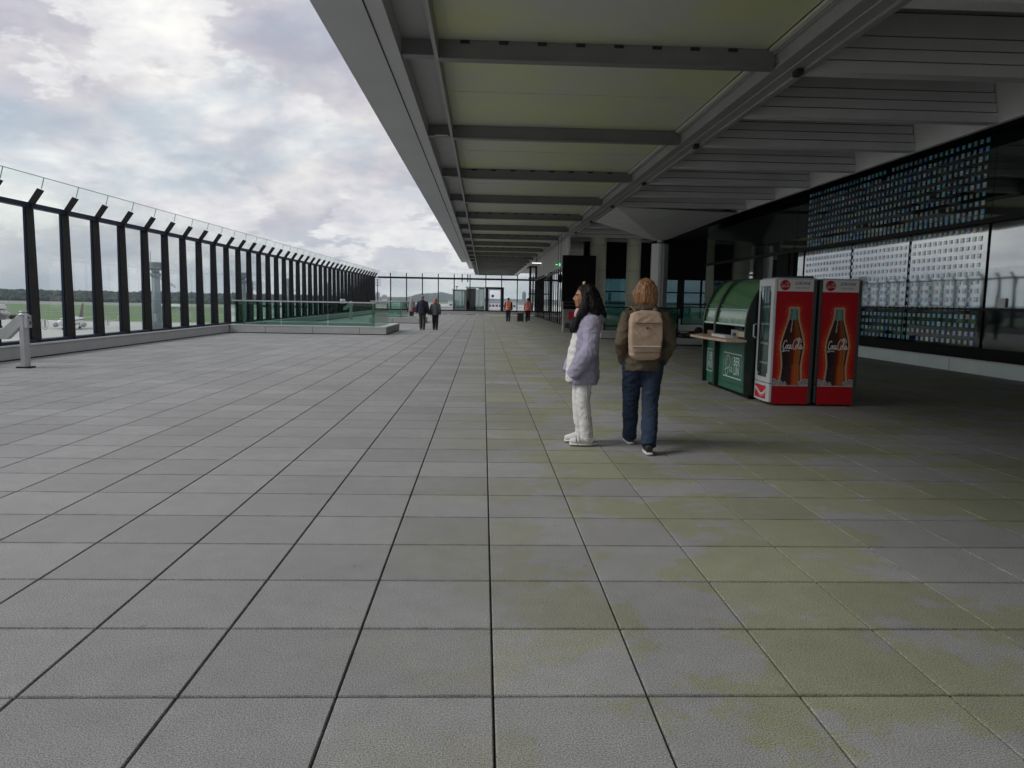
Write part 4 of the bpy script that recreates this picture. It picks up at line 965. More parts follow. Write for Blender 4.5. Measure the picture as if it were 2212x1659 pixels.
def backpack():
    t = thing('backpack', 'beige canvas backpack with a reflective stripe, worn by the ginger haired woman', 'backpack', (1.61, 7.52, 0.97))
    def B(mb, n, m, p=t, **k): return mb.build(n, m, p, world=False, **k)
    g = MB(); g.tube([(0.0, -0.03, 0.0), (0.0, -0.04, 0.02), (0.0, -0.045, 0.2), (0, -0.045, 0.36), (0, -0.04, 0.44), (0, -0.03, 0.455)], [(0.13, 0.05), (0.155, 0.068), (0.168, 0.078), (0.166, 0.076), (0.155, 0.062), (0.12, 0.04)], 32)
    for i, p in enumerate(g.v):      # square the ellipse into a rounded block
        x, y, z = p; a = math.atan2((y+0.045)/0.078, x/0.168); k = 1/max(abs(math.cos(a)), abs(math.sin(a))); k = 1+(k-1)*0.72; g.v[i] = (x*k, -0.045+(y+0.045)*k, z)
    bd = blob('bag_body', g, M_pack, t, 0.008, 3, disp=folds(0.008, 8, 6, 1))
    yb = -0.131
    B(MB().box(-0.125, 0.125, yb-0.006, yb+0.02, 0.345, 0.352), 'zip_seam', M_pack_d)
    B(MB().box(-0.14, 0.14, yb-0.002, yb+0.02, 0.118, 0.124), 'reflective_stripe', M_white)
    B(MB().box(-0.135, 0.135, yb-0.002, yb+0.02, 0.06, 0.064), 'bottom_seam', M_pack_d)
    o = MB(); n = 18; o.add([(0.0+0.013*math.cos(6.283*k/n), yb-0.006, 0.30+0.013*math.sin(6.283*k/n)) for k in range(n)], [tuple(range(n))]); B(o, 'black_patch', M_fdark)
    o = MB(); o.add([(0.032+0.009*math.cos(6.283*k/n), yb-0.006, 0.292+0.009*math.sin(6.283*k/n)) for k in range(n)], [tuple(range(n))]); B(o, 'red_patch', M_redb)
    B(MB().tube([(-0.05, -0.02, 0.445), (-0.035, -0.035, 0.50), (0.035, -0.035, 0.50), (0.05, -0.02, 0.445)], 0.008, 8), 'grab_handle', M_pack_d)
    for s in (-1, 1):
        B(MB().tube([(s*0.08, -0.02, 0.43), (s*0.105, 0.04, 0.49), (s*0.115, 0.12, 0.505), (s*0.12, 0.215, 0.46), (s*0.125, 0.315, 0.33), (s*0.15, 0.335, 0.15), (s*0.175, 0.25, 0.06)], [(0.024, 0.007)]*7, 8, up=(0, 0, 1)), 'strap', M_pack_d)
    return t
backpack()

# dark haired woman in the big lavender hoodie: local +y is the way she faces (to the left of the picture)
M_white_tr = cloth('white_track_trousers', (0.60, 0.60, 0.59), var=0.05)
P2 = dict(head=(0.0, 0.0, 1.575), neck=(0, -0.045, 1.41), pelvis=(0, -0.02, 0.86), voxel=0.009, near=True, bvoxel=0.0065, hs=1.02, skin=M_skin_t,
    legs=[((-0.085, -0.02, 0.84), (-0.085, -0.01, 0.47), (-0.085, -0.065, 0.10), (-0.085, 0.085, 0.045)), ((0.085, 0.0, 0.84), (0.085, 0.02, 0.47), (0.10, -0.03, 0.10), (0.11, 0.12, 0.045))],
    arms=[((-0.20, -0.065, 1.31), (-0.275, -0.035, 1.03), (-0.245, 0.095, 0.82)), ((0.20, -0.065, 1.31), (0.275, -0.035, 1.03), (0.245, 0.095, 0.82))],
    torso=[(0.655, 0.195, 0.140, -0.01), (0.69, 0.215, 0.165, -0.01), (0.78, 0.222, 0.168, -0.01), (0.95, 0.212, 0.152, -0.015), (1.15, 0.198, 0.135, -0.03), (1.29, 0.20, 0.125, -0.045), (1.37, 0.13, 0.10, -0.045), (1.42, 0.085, 0.085, -0.045)],
    sleeve=(0.090, 0.084, 0.058), cuff=0.085, leg_r=(0.088, 0.070, 0.064), hem=-0.05, jfold=0.015, tfold=0.010, seed=4, shoe_w=1.25,
    reach=0.45,
    hood=[((0, -0.15, 1.35), (0.12, 0.085, 0.08)), ((0.07, -0.06, 1.38), (0.06, 0.085, 0.045)), ((-0.07, -0.06, 1.38), (0.06, 0.085, 0.045))],
    jacket=cloth('lavender_fleece', (0.30, 0.285, 0.385), var=0.12, vs=4), trousers=M_white_tr, shoe=cloth('white_trainer', (0.58, 0.57, 0.56), var=0.08), sole=M_sole,
    hair=[('e', (0, -0.035, 1.605), (0.100, 0.100, 0.098)), ('e', (0, -0.005, 1.632), (0.080, 0.078, 0.060)),
          ('t', [(0, -0.07, 1.62), (0, -0.125, 1.52), (0, -0.175, 1.42), (0, -0.20, 1.36), (0, -0.215, 1.31)], [(0.092, 0.062), (0.108, 0.066), (0.11, 0.054), (0.09, 0.040), (0.045, 0.02)]),
          ('t', [(-0.080, -0.01, 1.60), (-0.098, -0.015, 1.50), (-0.105, 0.03, 1.40), (-0.10, 0.085, 1.31), (-0.085, 0.105, 1.24), (-0.07, 0.11, 1.19)], [0.040, 0.050, 0.046, 0.036, 0.028, 0.010]),
          ('t', [(0.080, -0.01, 1.60), (0.098, -0.015, 1.50), (0.105, 0.03, 1.40), (0.10, 0.085, 1.31), (0.085, 0.105, 1.24), (0.07, 0.11, 1.19)], [0.040, 0.050, 0.046, 0.036, 0.028, 0.010]),
          ('t', [(-0.085, -0.05, 1.58), (-0.115, -0.08, 1.47), (-0.115, -0.11, 1.38)], [0.04, 0.055, 0.04])],
    hair_m=hair_mat('black_hair', (0.003, 0.0025, 0.0025), (0.010, 0.007, 0.007), 0.6, 0.25))
pg, jg = person('dark haired woman in an oversized lavender hoodie and white trousers facing left', (1.055, 7.96, 0), math.radians(90), P2)
def girl_details():
    t = pg
    def B(mb, n, m, p=t, **k): return mb.build(n, m, p, world=False, **k)
    c = V((0, 0, 1.575)); s = 1.02
    for q in (-1, 1):
        e = B(MB().ell(c+V((q*0.030, 0.079, -0.008))*s, (0.014, 0.008, 0.0065), 12, 8), 'eye', M_white)
        B(MB().ell(c+V((q*0.030, 0.086, -0.008))*s, (0.006, 0.003, 0.006), 10, 6).tube([c+V((q*0.015, 0.086, -0.003))*s, c+V((q*0.030, 0.0885, 0.000))*s, c+V((q*0.046, 0.080, -0.004))*s], 0.0016, 6), 'iris', M_eye, e)
        B(MB().tube([c+V((q*0.013, 0.090, 0.012))*s, c+V((q*0.032, 0.088, 0.019))*s, c+V((q*0.050, 0.075, 0.012))*s], [0.0025, 0.0032, 0.0018], 6), 'eyebrow', M_eye)
    B(MB().ell(c+V((0, 0.0905, -0.066))*s, (0.021, 0.0065, 0.005), 12, 8).ell(c+V((0, 0.088, -0.0755))*s, (0.018, 0.0065, 0.0055), 12, 8), 'lips', M_lip)
    B(MB().ell(c+V((0.0, 0.005, 0.130))*s, (0.028, 0.016, 0.020), 12, 8).tube([c+V((-0.02, 0.0, 0.118)), c+V((-0.01, 0.0, 0.15))], 0.008, 8), 'hair_clip', mat('cream_clip', (0.55, 0.42, 0.30), 0.4))
    m = MB(); m.tube([(0, 0.085, 0.68), (0, 0.088, 0.80), (0, 0.076, 1.0), (0, 0.046, 1.18), (0, 0.012, 1.30)], [(0.13, 0.085), (0.135, 0.082), (0.125, 0.078), (0.11, 0.066), (0.07, 0.04)], 20)
    blob('white_top', m, cloth('white_jersey', (0.62, 0.62, 0.61), var=0.05), t, 0.010, 3, disp=folds(0.014, 8, 3, 9))
    m = MB()
    for q in (-1, 1): m.tube([(q*0.050, 0.055, 1.44), (q*0.060, 0.075, 1.40), (q*0.045, 0.085, 1.355)], [0.022, 0.020, 0.012], 10)
    blob('pink_scarf', m, cloth('pink_knit', (0.62, 0.35, 0.40)), t, 0.008, 2)
    for q in (-1, 1):
        tp = MB().tube([(q*0.185, -0.035, 0.66), (q*0.172, -0.025, 0.45), (q*0.168, -0.06, 0.25), (q*0.168, -0.075, 0.10)], 0.0045, 6)
        B(tp, 'side_piping', M_ftrim)
        for z in (0.14, 0.22): B(MB().ell((q*0.172, -0.062, z), (0.004, 0.006, 0.006), 8, 6), 'snap_button', M_fdark)
        sh = MB().tube([(q*0.10, 0.03, 0.125), (q*0.135, 0.035, 0.09), (q*0.145, 0.02, 0.05)], 0.005, 6).tube([(q*0.10, 0.06, 0.11), (q*0.135, 0.065, 0.08), (q*0.143, 0.06, 0.04)], 0.005, 6)
        B(sh, 'shoe_overlay', M_ftrim)
girl_details()

def base_pose(h, arm_out=0.06, stride=0.12, hair=None, coat=(0.80, 0.20), heavy=1.0):
    k = h/1.70
    L = lambda *a: tuple(v*k for v in a)
    return dict(head=L(0, 0.02, 1.585), neck=L(0, 0, 1.42), pelvis=L(0, 0, 0.90), voxel=0.014, hs=k,
        legs=[(L(-0.09, 0, 0.88), L(-0.085, stride*0.7, 0.48), L(-0.075, stride, 0.09), L(-0.085, stride+0.14, 0.04)), (L(0.09, 0, 0.88), L(0.085, stride*0.1, 0.48), L(0.075, -stride, 0.09), L(0.085, -stride+0.14, 0.04))],
        arms=[(L(-0.20, 0, 1.34), L(-0.24-arm_out, -0.03, 1.08), L(-0.25-arm_out, 0.04, 0.84)), (L(0.20, 0, 1.34), L(0.24+arm_out, -0.03, 1.08), L(0.25+arm_out, 0.04, 0.84))],
        torso=[(coat[0]*k, coat[1]*k*heavy, 0.15*k*heavy, 0), (1.0*k, 0.195*k*heavy, 0.145*k*heavy, 0), (1.22*k, 0.20*k*heavy, 0.135*k, 0), (1.35*k, 0.19*k, 0.11*k, 0), (1.42*k, 0.12*k, 0.085*k, 0), (1.47*k, 0.07*k, 0.07*k, 0)],
        sleeve=(0.075*k, 0.062*k, 0.048*k), leg_r=(0.10*k, 0.078*k, 0.068*k), skin=M_skin, shoe=M_shoe_d, sole=M_shoe_d,
        hair=[('e', L(0, -0.015, 1.615), L(0.084, 0.096, 0.085)), ('t', [L(0, -0.04, 1.62), L(0, -0.055, 1.54)], [(0.08*k, 0.05*k), (0.06*k, 0.03*k)])])
Q = base_pose(1.68, 0.03, 0.10, heavy=1.12)
Q.update(jacket=cloth('navy_jacket', (0.014, 0.014, 0.035)), trousers=cloth('charcoal_trousers', (0.05, 0.05, 0.05)), hair_m=hair_mat('grey_hair', (0.16, 0.14, 0.13), (0.35, 0.32, 0.30)), skin=mat('skin_ruddy', (0.45, 0.20, 0.14), 0.6))
person('grey haired man in a navy jacket and charcoal trousers walking away in the distance', (-2.95, 37.2, 0), 0, Q)
Q = base_pose(1.54, 0.0, 0.08, coat=(0.80, 0.20), heavy=1.08)
Q.update(jacket=cloth('grey_jacket', (0.10, 0.10, 0.105)), trousers=cloth('black_trousers', (0.012, 0.012, 0.012)), hair_m=hair_mat('copper_hair', (0.32, 0.085, 0.04), (0.50, 0.17, 0.09)))
k = 1.54/1.7
Q['hair'] = [('e', (0, -0.015, 1.61*k), (0.095*k, 0.10*k, 0.09*k)), ('t', [(0, -0.04, 1.62*k), (0, -0.06, 1.50*k), (0, -0.06, 1.42*k)], [(0.09*k, 0.05), (0.11*k, 0.05), (0.09*k, 0.03)])]
person('copper haired woman in a grey jacket walking away beside the man in navy', (-2.33, 37.35, 0), 0, Q)
u = thing('shoulder_bag', 'black shoulder bag hanging at the left side of the copper haired woman', 'bag', (-2.62, 37.3, 0.72))
MB().tube([(-2.62, 37.18, 0.83), (-2.62, 37.46, 0.83)], [(0.11, 0.10), (0.10, 0.09)], 14).build('bag_body', cloth('black_leather', (0.01, 0.01, 0.01), 0.5), u, bevel=0.01)
MB().tube([(-2.62, 37.22, 0.9), (-2.57, 37.27, 1.1), (-2.50, 37.32, 1.26)], [(0.015, 0.006)]*3, 8).build('strap', M_shoe_d, u)

M_vest = cloth('fluorescent_red_vest', (1.0, 0.11, 0.05), 0.7, var=0.08); M_refl = mat('reflective_band', (0.62, 0.58, 0.45), 0.4)
def hivis(label, loc, trousers, skin, arms_col, shoes):
    Q = base_pose(1.68, 0.0, 0.07, coat=(0.86, 0.185)); Q.update(jacket=arms_col, trousers=trousers, hair_m=hair_mat('dark_hair', (0.01, 0.008, 0.008), (0.03, 0.025, 0.02)), skin=skin, shoe=shoes, group='workers in red hi-vis vests')
    t, j = person(label, loc, 0, Q)
    prof = [(0.80, 0.215, 0.175), (0.95, 0.215, 0.172), (1.15, 0.215, 0.165), (1.30, 0.205, 0.14), (1.40, 0.15, 0.11), (1.43, 0.10, 0.09)]
    m = MB().tube([(0, 0, z) for z, a, b in prof], [(a, b) for z, a, b in prof], 24)
    v = blob('vest', m, M_vest, t, 0.014, 2, disp=folds(0.012, 8, 4, 2))
    r = MB()
    for z in (0.90, 1.04): r.tube([(0, 0, z), (0, 0, z+0.045)], [(0.224, 0.184)]*2, 28, closed=False)
    for q in (-1, 1): r.tube([(q*0.10, -0.165, 1.07), (q*0.11, -0.163, 1.2), (q*0.115, -0.135, 1.33), (q*0.11, -0.09, 1.405)], [(0.024, 0.006)]*4, 8)
    r.build('reflective_bands', M_refl, v, world=False)
    return t
hivis('worker in a red hi-vis vest with navy trousers standing by the glass door', (1.76, 53.4, 0), cloth('navy_trousers', (0.015, 0.016, 0.04)), M_skin_t, cloth('dark_shirt', (0.02, 0.02, 0.025)), M_shoe_d)
hivis('worker in a red hi-vis vest with black trousers and white shoes pulling a black suitcase', (3.12, 53.1, 0), cloth('black_slacks', (0.01, 0.01, 0.011)), M_skin_t, cloth('pink_shirt', (0.45, 0.22, 0.30)), M_white)
def suitcase():
    t = thing('suitcase', 'black wheeled suitcase pulled by the worker on the right', 'suitcase', (2.62, 53.1, 0))
    MB().box(2.38, 2.82, 53.0, 53.26, 0.06, 0.62).build('case', cloth('suitcase_black', (0.012, 0.012, 0.013), 0.5), t, bevel=0.03)
    MB().box(2.50, 2.52, 53.1, 53.12, 0.62, 1.0).box(2.68, 2.70, 53.1, 53.12, 0.62, 1.0).box(2.48, 2.72, 53.09, 53.13, 1.0, 1.03).build('pull_handle', M_alu, t)
    MB().tube([(2.40, 53.05, 0.035), (2.44, 53.05, 0.035)], 0.035, 12).tube([(2.76, 53.05, 0.035), (2.80, 53.05, 0.035)], 0.035, 12).build('wheels', M_joint, t)
suitcase()
Q = base_pose(1.62, 0.02, 0.06, coat=(0.62, 0.24), heavy=1.15); Q.update(jacket=cloth('pale_grey_coat', (0.33, 0.32, 0.31)), trousers=cloth('brown_trousers', (0.06, 0.04, 0.035)), hair_m=cloth('blue_cap', (0.35, 0.45, 0.55)))
person('visitor in a pale grey coat and light blue cap standing behind the man in navy', (-5.05, 54.0, 0), math.radians(200), Q)
u = thing('red_bag', 'dark red bag held by the grey coated visitor', 'bag', (-4.75, 53.8, 0.6))
MB().box(-4.95, -4.55, 53.7, 53.85, 0.55, 0.88).build('bag_body', cloth('maroon_leather', (0.12, 0.012, 0.015), 0.5), u, bevel=0.03)
MB().tube([(-4.88, 53.77, 0.87), (-4.82, 53.77, 1.0), (-4.68, 53.77, 1.0), (-4.62, 53.77, 0.87)], 0.012, 8).build('handle', M_shoe_d, u)
# ------------------------------------------------------------------ airfield, 15 m below the terrace
GZ = -15.0
def sheet(name, x0, x1, y0, y1, z, m): return tag(MB().quad((x0, y0, z), (x1, y0, z), (x1, y1, z), (x0, y1, z)).build(name, m), kind='structure')
sheet('ground', -4500, 4500, -1400, 5600, GZ-0.3, mat('far_grass', (0.075, 0.13, 0.045), 0.9, col2=(0.11, 0.15, 0.06), vscale=0.004))
sheet('apron', -1200, 700, -400, 455, GZ-0.1, mat('apron_concrete', (0.42, 0.42, 0.41), 0.8, var=0.12, vscale=0.02))
def strip(name, pts, z, m): return tag(MB().quad(*[(x, y, z) for x, y in pts]).build(name, m), kind='structure')
strip('grass_strip', [(-1600, 456), (-150, 456), (-330, 1010), (-1600, 1010)], GZ, mat('airfield_grass', (0.085, 0.165, 0.05), 0.9, col2=(0.115, 0.185, 0.07), vscale=0.006))
sheet('taxiway', -1600, 1500, 636, 665, GZ+0.1, mat('taxiway_asphalt', (0.16, 0.19, 0.18), 0.8))
sheet('taxiway', -1600, 1500, 720, 735, GZ+0.1, bpy.data.materials['taxiway_asphalt'])
sheet('runway', -2400, 1500, 1011, 1290, GZ+0.05, mat('runway_asphalt', (0.22, 0.215, 0.22), 0.8, var=0.1, vscale=0.003))
sheet('concrete_field', -420, 1600, 450, 2600, GZ-0.05, bpy.data.materials['apron_concrete'])
def tag_lines():
    m = MB()
    for k in range(6): m.quad((-700, 120+k*55, GZ-0.05), (-20, 120+k*55, GZ-0.05), (-20, 121+k*55, GZ-0.05), (-700, 121+k*55, GZ-0.05))
    for k in range(10): m.quad((-650+k*60, 100, GZ-0.04), (-649.4+k*60, 100, GZ-0.04), (-620+k*60, 400, GZ-0.04), (-620.6+k*60, 400, GZ-0.04))
    tag(m.build('apron_markings', mat('marking_white', (0.7, 0.7, 0.65), 0.7)), kind='structure')
tag_lines()

def forest():
    r = random.Random(11); mb = MB(); 
    def clump(c, s):
        vs = []; fs = []; n = 7; m = 5
        for i in range(m+1):
            th = math.pi*i/m
            for k in range(n):
                ph = 6.283*k/n; j = 1+r.uniform(-.28, .28); st = max(math.sin(th), .05)
                vs.append((c[0]+s*1.3*j*st*math.cos(ph), c[1]+s*j*st*math.sin(ph), c[2]-s*j*math.cos(th)))
        fs = [(i*n+k, i*n+(k+1) % n, (i+1)*n+(k+1) % n, (i+1)*n+k) for i in range(m) for k in range(n)]
        g = r.uniform(0.5, 1.35); col = tuple(v*g for v in r.choice([(0.018, 0.036, 0.026), (0.030, 0.050, 0.030), (0.014, 0.030, 0.028)]))
        mb.add(vs, fs, False, col)
    for k in range(2600):
        ang = r.uniform(math.radians(-42), math.radians(-9)); d = r.uniform(1430, 1900)/math.cos(ang)*1.0
        x, y = d*math.sin(ang), d*math.cos(ang); s = r.uniform(4.5, 9.5)
        t = (y-1430)/470; clump((x, y, GZ+s*0.7+t*5+3*noise.noise(V((x*.01, y*.01, 0)))), s)
        if k % 3 == 0: clump((x, 1400+r.uniform(-15, 15), GZ+3), r.uniform(3, 6))
    tag(mb.build('forest', mat('forest_green', (0.04, 0.07, 0.03), 0.9, attr='col'), attr=True), 'dark belt of woodland on the horizon beyond the runway', 'woodland', kind='stuff')
forest()
def hills():
    def ridge(name, pts, y, depth, m):
        n = len(pts); vs = []; fs = []
        for j, (f, dy) in enumerate(((0, -depth), (0.75, -depth*0.4), (1, 0), (0.7, depth*0.5), (0, depth))):
            for x, h in pts: vs.append((x, y+dy+h*0.4*noise.noise(V((x*0.01, j, 0))), GZ-2+(h+15)*f))
        for j in range(4):
            for i in range(n-1): fs.append((j*n+i, j*n+i+1, (j+1)*n+i+1, (j+1)*n+i))
        tag(MB().add(vs, fs, True).build(name, m), kind='structure')
    hm = mat('wooded_hill', (0.022, 0.040, 0.034), 0.9, var=0.3, vscale=0.02)
    pts = []
    for i in range(90):
        x = -540+i*6.6; base = 26*math.exp(-((x+330)/75)**2)+31*math.exp(-((x+225)/60)**2)+18*math.exp(-((x+120)/70)**2)+3
        pts.append((x, max(0, base*(1+0.10*noise.noise(V((x*0.05, 0, 0)))+0.10*noise.noise(V((x*0.2, 4, 0)))))))
    ridge('hill', pts, 4200, 300, hm)
    pts = []
    for i in range(160):
        x = -3600+i*45; pts.append((x, 9+5*noise.noise(V((x*0.002, 7, 0)))+5*noise.noise(V((x*0.02, 1, 0)))))
    ridge('hill_range', pts, 4600, 500, hm)
hills()
r = random.Random(3)
M_tower = mat('far_tower', (0.25, 0.30, 0.36), 0.8); M_tower2 = mat('far_tower_pale', (0.5, 0.52, 0.54), 0.8)
side = {0: 'left', 1: 'right'}
for i, (px, w, h) in enumerate([(-455, 26, 45), (-428, 14, 62), (-395, 20, 40), (-352, 18, 52), (-330, 22, 38), (130, 16, 70), (155, 22, 85), (185, 14, 60), (255, 22, 92), (290, 14, 55), (330, 26, 60), (420, 14, 76)]):
    y = 3300+r.uniform(-100, 200); nm = ['slim', 'broad', 'low', 'tall', 'pale', 'grey'][i % 6]
    t = thing('tower_block', 'tiny %s tower block on the skyline, number %s from the left of the far city' % (nm, ['one', 'two', 'three', 'four', 'five', 'six', 'seven', 'eight', 'nine', 'ten', 'eleven', 'twelve'][i]), 'tower block', (px*1.32, y, GZ), group='tower blocks on the far skyline')
    mt = M_tower if i % 2 else M_tower2; x = px*1.32
    MB().box(x-w/2, x+w/2, y-8, y+8, GZ, GZ+h*0.72).build('wall', mt, t); MB().box(x-w/5, x+w/4, y-4, y+4, GZ+h*0.72, GZ+h*0.72+4).build('roof_plant', mt, t)
    wn = MB(); z = GZ+12
    while z < GZ+h*0.72-3: wn.box(x-w/2+1, x+w/2-1, y-8.2, y-8, z, z+1.5); z += 4
    wn.build('window_bands', M_steel_nv, t)

M_mast = mat('mast_concrete', (0.16, 0.20, 0.22), 0.7, var=0.1, vscale=0.3)
def mast():
    t = thing('light_mast', 'tallest concrete floodlight mast with a box head, seen between the fence posts', 'mast', (-114.8, 273, GZ), group='concrete light masts along the apron')
    def B(mb, n, m, p=t, **k): return mb.build(n, m, p, world=False, **k)
    B(MB().lathe((0, 0, 0), [(1.75, 0), (1.55, 12), (1.35, 22.2)], 20), 'shaft', M_mast)
    B(MB().lathe((0, 0, 0), [(1.36, 22.2), (1.75, 22.9), (1.75, 23.6), (1.3, 23.7), (1.3, 24.6), (2.1, 24.7), (2.35, 25.2), (2.35, 27.2), (2.2, 27.4)], 20), 'head', M_mast)
    a = MB().bar((1.2, 0, 22.6), (6.8, 0, 19.2), 0.16).bar((1.2, 0, 21.8), (6.8, 0, 18.6), 0.12)
    for k in range(6):
        x = 1.6+k*0.9; a.bar((x, 0, 22.4-0.607*(x-1.2)), (x+0.45, 0, 21.5-0.57*(x-1.2)), 0.08)
    a.bar((-1.2, 0, 23.4), (-4.5, 0, 24.4), 0.14).bar((-1.2, 0, 22.6), (-4.0, 0, 22.8), 0.12)
    B(a, 'service_arm', M_steel_dk)
    l = MB()
    for k in range(5): l.box(2.2+k*1.0, 2.7+k*1.0, -0.5, -0.1, 21.6-k*0.6, 22.1-k*0.6)
    B(l, 'floodlights', M_alu); B(MB().bar((-1.6, 0, 27.4), (-1.6, 0, 31.0), 0.12), 'aerial', M_steel_dk)
    return t
m0 = mast()
mx_ = [-117, -122, -119, -131]
for i, (y, lab) in enumerate([(377, 'second nearest concrete light mast, rising above the corner of the large roof light'), (481, 'third concrete light mast down the apron'), (590, 'fourth and slimmest concrete light mast down the apron'), (760, 'farthest concrete light mast, lost among the last fence posts')]):
    c = copy_tree(m0); c.location = (mx_[i], y, GZ); c['label'] = lab
def pole(x, y, h, lab):
    t = thing('floodlight_pole', lab, 'lamp post', (x, y, GZ), group='thin floodlight poles on the apron')
    def B(mb, n, m): return mb.build(n, m, t, world=False)
    B(MB().tube([(0, 0, 0), (0, 0, h)], [0.35, 0.18], 8), 'mast_pole', M_steel_dk)
    a = MB()
    for k in range(3): a.bar((-1.6, 0, h-0.5-k*1.4), (1.6, 0, h-0.5-k*1.4), 0.12)
    B(a, 'crossarms', M_steel_dk)
    a = MB()
    for k in range(3):
        for q in (-1.4, -0.5, 0.5, 1.4): a.box(q-0.3, q+0.3, -0.5, 0.1, h-0.4-k*1.4, h+0.2-k*1.4)
    B(a, 'lamp_heads', M_alu)
pole(-122, 410, 24, 'thin floodlight pole behind the second concrete mast')
pole(-55, 400, 26, 'thin floodlight pole just right of the last post of the long fence')

# ------------------------------------------------------------------ aircraft and service vehicles
M_fus = mat('aircraft_white', (0.72, 0.73, 0.75), 0.3, coat=0.3); M_tail = mat('tail_brown', (0.10, 0.07, 0.04), 0.4); M_eng = mat('engine_grey', (0.30, 0.31, 0.33), 0.35)
def plane(label, loc, rz, tail_m):
    t = thing('airliner', label, 'aircraft', loc, rz, group='airliners on the airfield')
    def B(mb, n, m, p=t, **k): return mb.build(n, m, p, world=False, **k)
    B(MB().tube([(0, -17, 3.6), (0, -16.3, 3.5), (0, -14.5, 3.4), (0, -11, 3.3), (0, 6, 3.3), (0, 12, 3.7), (0, 17.5, 4.6)], [0.25, 0.9, 1.55, 1.9, 1.9, 1.35, 0.3], 20), 'fuselage', M_fus)
    for s in (-1, 1):
        w = MB().add([(s*1.6, -3, 2.5), (s*1.6, 3.6, 2.6), (s*17, 7.4, 3.9), (s*17, 6.0, 3.9), (s*1.6, -3, 3.0), (s*1.6, 3.6, 2.8), (s*17, 7.4, 4.05), (s*17, 6.0, 4.05)], [(0,1,2,3),(7,6,5,4),(0,4,5,1),(1,5,6,2),(2,6,7,3),(3,7,4,0)])
        w.add([(s*17, 6.1, 3.95), (s*17, 7.3, 3.95), (s*17.4, 8.2, 6.2), (s*17.4, 7.4, 6.2), (s*17.15, 6.1, 3.95), (s*17.15, 7.3, 3.95)], [(0,1,2,3),(4,5,2,3)])
        wo = B(w, 'wing', M_fus)
        B(MB().tube([(s*5.6, -4.2, 1.9), (s*5.6, -3.6, 1.9), (s*5.6, -0.4, 2.0)], [1.0, 1.15, 0.7], 16), 'engine', M_eng, wo)
        B(MB().add([(s*0.5, 13.5, 4.6), (s*0.5, 16.6, 4.7), (s*6.2, 18, 5.2), (s*6.2, 16.7, 5.2), (s*0.5, 13.5, 4.85), (s*0.5, 16.6, 4.85), (s*6.2, 18, 5.3), (s*6.2, 16.7, 5.3)], [(0,1,2,3),(7,6,5,4),(0,4,5,1),(1,5,6,2),(2,6,7,3),(3,7,4,0)]), 'tailplane', M_fus)
    B(MB().prism([(11.5, 4.9), (16.6, 5.0), (18.6, 11.3), (16.6, 11.3)], 'x', -0.18, 0.18), 'tail_fin', tail_m)
    wd = MB(); y = -11
    while y < 11:
        for s in (-1, 1): wd.box(s*1.85-0.06, s*1.85+0.06, y, y+0.32, 3.7, 4.15)
        y += 0.85
    B(wd, 'cabin_windows', M_steel_nv)
    B(MB().tube([(0, -16.0, 4.15), (0, -15.2, 4.55)], [(0.55, 0.2), (0.9, 0.25)], 10), 'cockpit_windows', M_steel_nv)
    for x, y in ((0, -12), (-2.6, 2), (2.6, 2)):
        g = MB().bar((x, y, 0.5), (x, y, 2.4), 0.25).tube([(x-0.5, y, 0.5), (x+0.5, y, 0.5)], 0.5, 14); B(g, 'landing_gear', M_joint)
    return t
a0 = plane('white airliner with a brown tail fin parked on the apron behind the first fence posts', (-186, 352, GZ), math.radians(12), M_tail)
a1 = copy_tree(a0); a1.location = (-330, 815, GZ+0.2); a1.rotation_euler = (0, 0, math.radians(85)); a1['label'] = 'white airliner taxiing far out on the grass edged taxiway'
a2 = copy_tree(a0); a2.location = (40, 300, GZ+0.1); a2.rotation_euler = (0, 0, math.radians(80)); a2['label'] = 'white airliner parked on the concrete field beyond the glass door'
a3 = copy_tree(a0); a3.location = (-52, 380, GZ+0.1); a3.rotation_euler = (0, 0, math.radians(75)); a3['label'] = 'white airliner parked beyond the end fence, behind the copper haired woman'
def van(label, loc, rz, body):
    t = thing('service_van', label, 'van', loc, rz, group='service vehicles on the apron')
    def B(mb, n, m, p=t, **k): return mb.build(n, m, p, world=False, **k)
    B(MB().prism([(-2.6, 0.4), (2.5, 0.4), (2.6, 1.1), (1.9, 1.35), (1.3, 2.1), (-2.6, 2.2)], 'x', -0.95, 0.95), 'van_body', body, bevel=0.06)
    B(MB().prism([(1.92, 1.36), (1.34, 2.05), (1.42, 2.08), (2.0, 1.38)], 'x', -0.85, 0.85).box(-0.97, 0.97, 0.3, 1.2, 1.35, 1.9), 'window', M_steel_nv)
    w = MB()
    for y in (-1.7, 1.6): w.tube([(-1.0, y, 0.36), (1.0, y, 0.36)], 0.36, 12)
    B(w, 'wheels', M_joint); return t
M_vblue = mat('van_blue', (0.03, 0.09, 0.25), 0.4)
van('blue service van on the apron nearest the fence', (-128, 262, GZ), 1.2, M_vblue)
van('white service van on the apron left of the blue one', (-133, 250, GZ), 1.0, M_fus)
van('white service van parked among the far apron stands', (-40, 240, GZ), 1.5, M_fus)
van('white service van beyond the glass door', (30, 200, GZ), 1.5, M_fus)

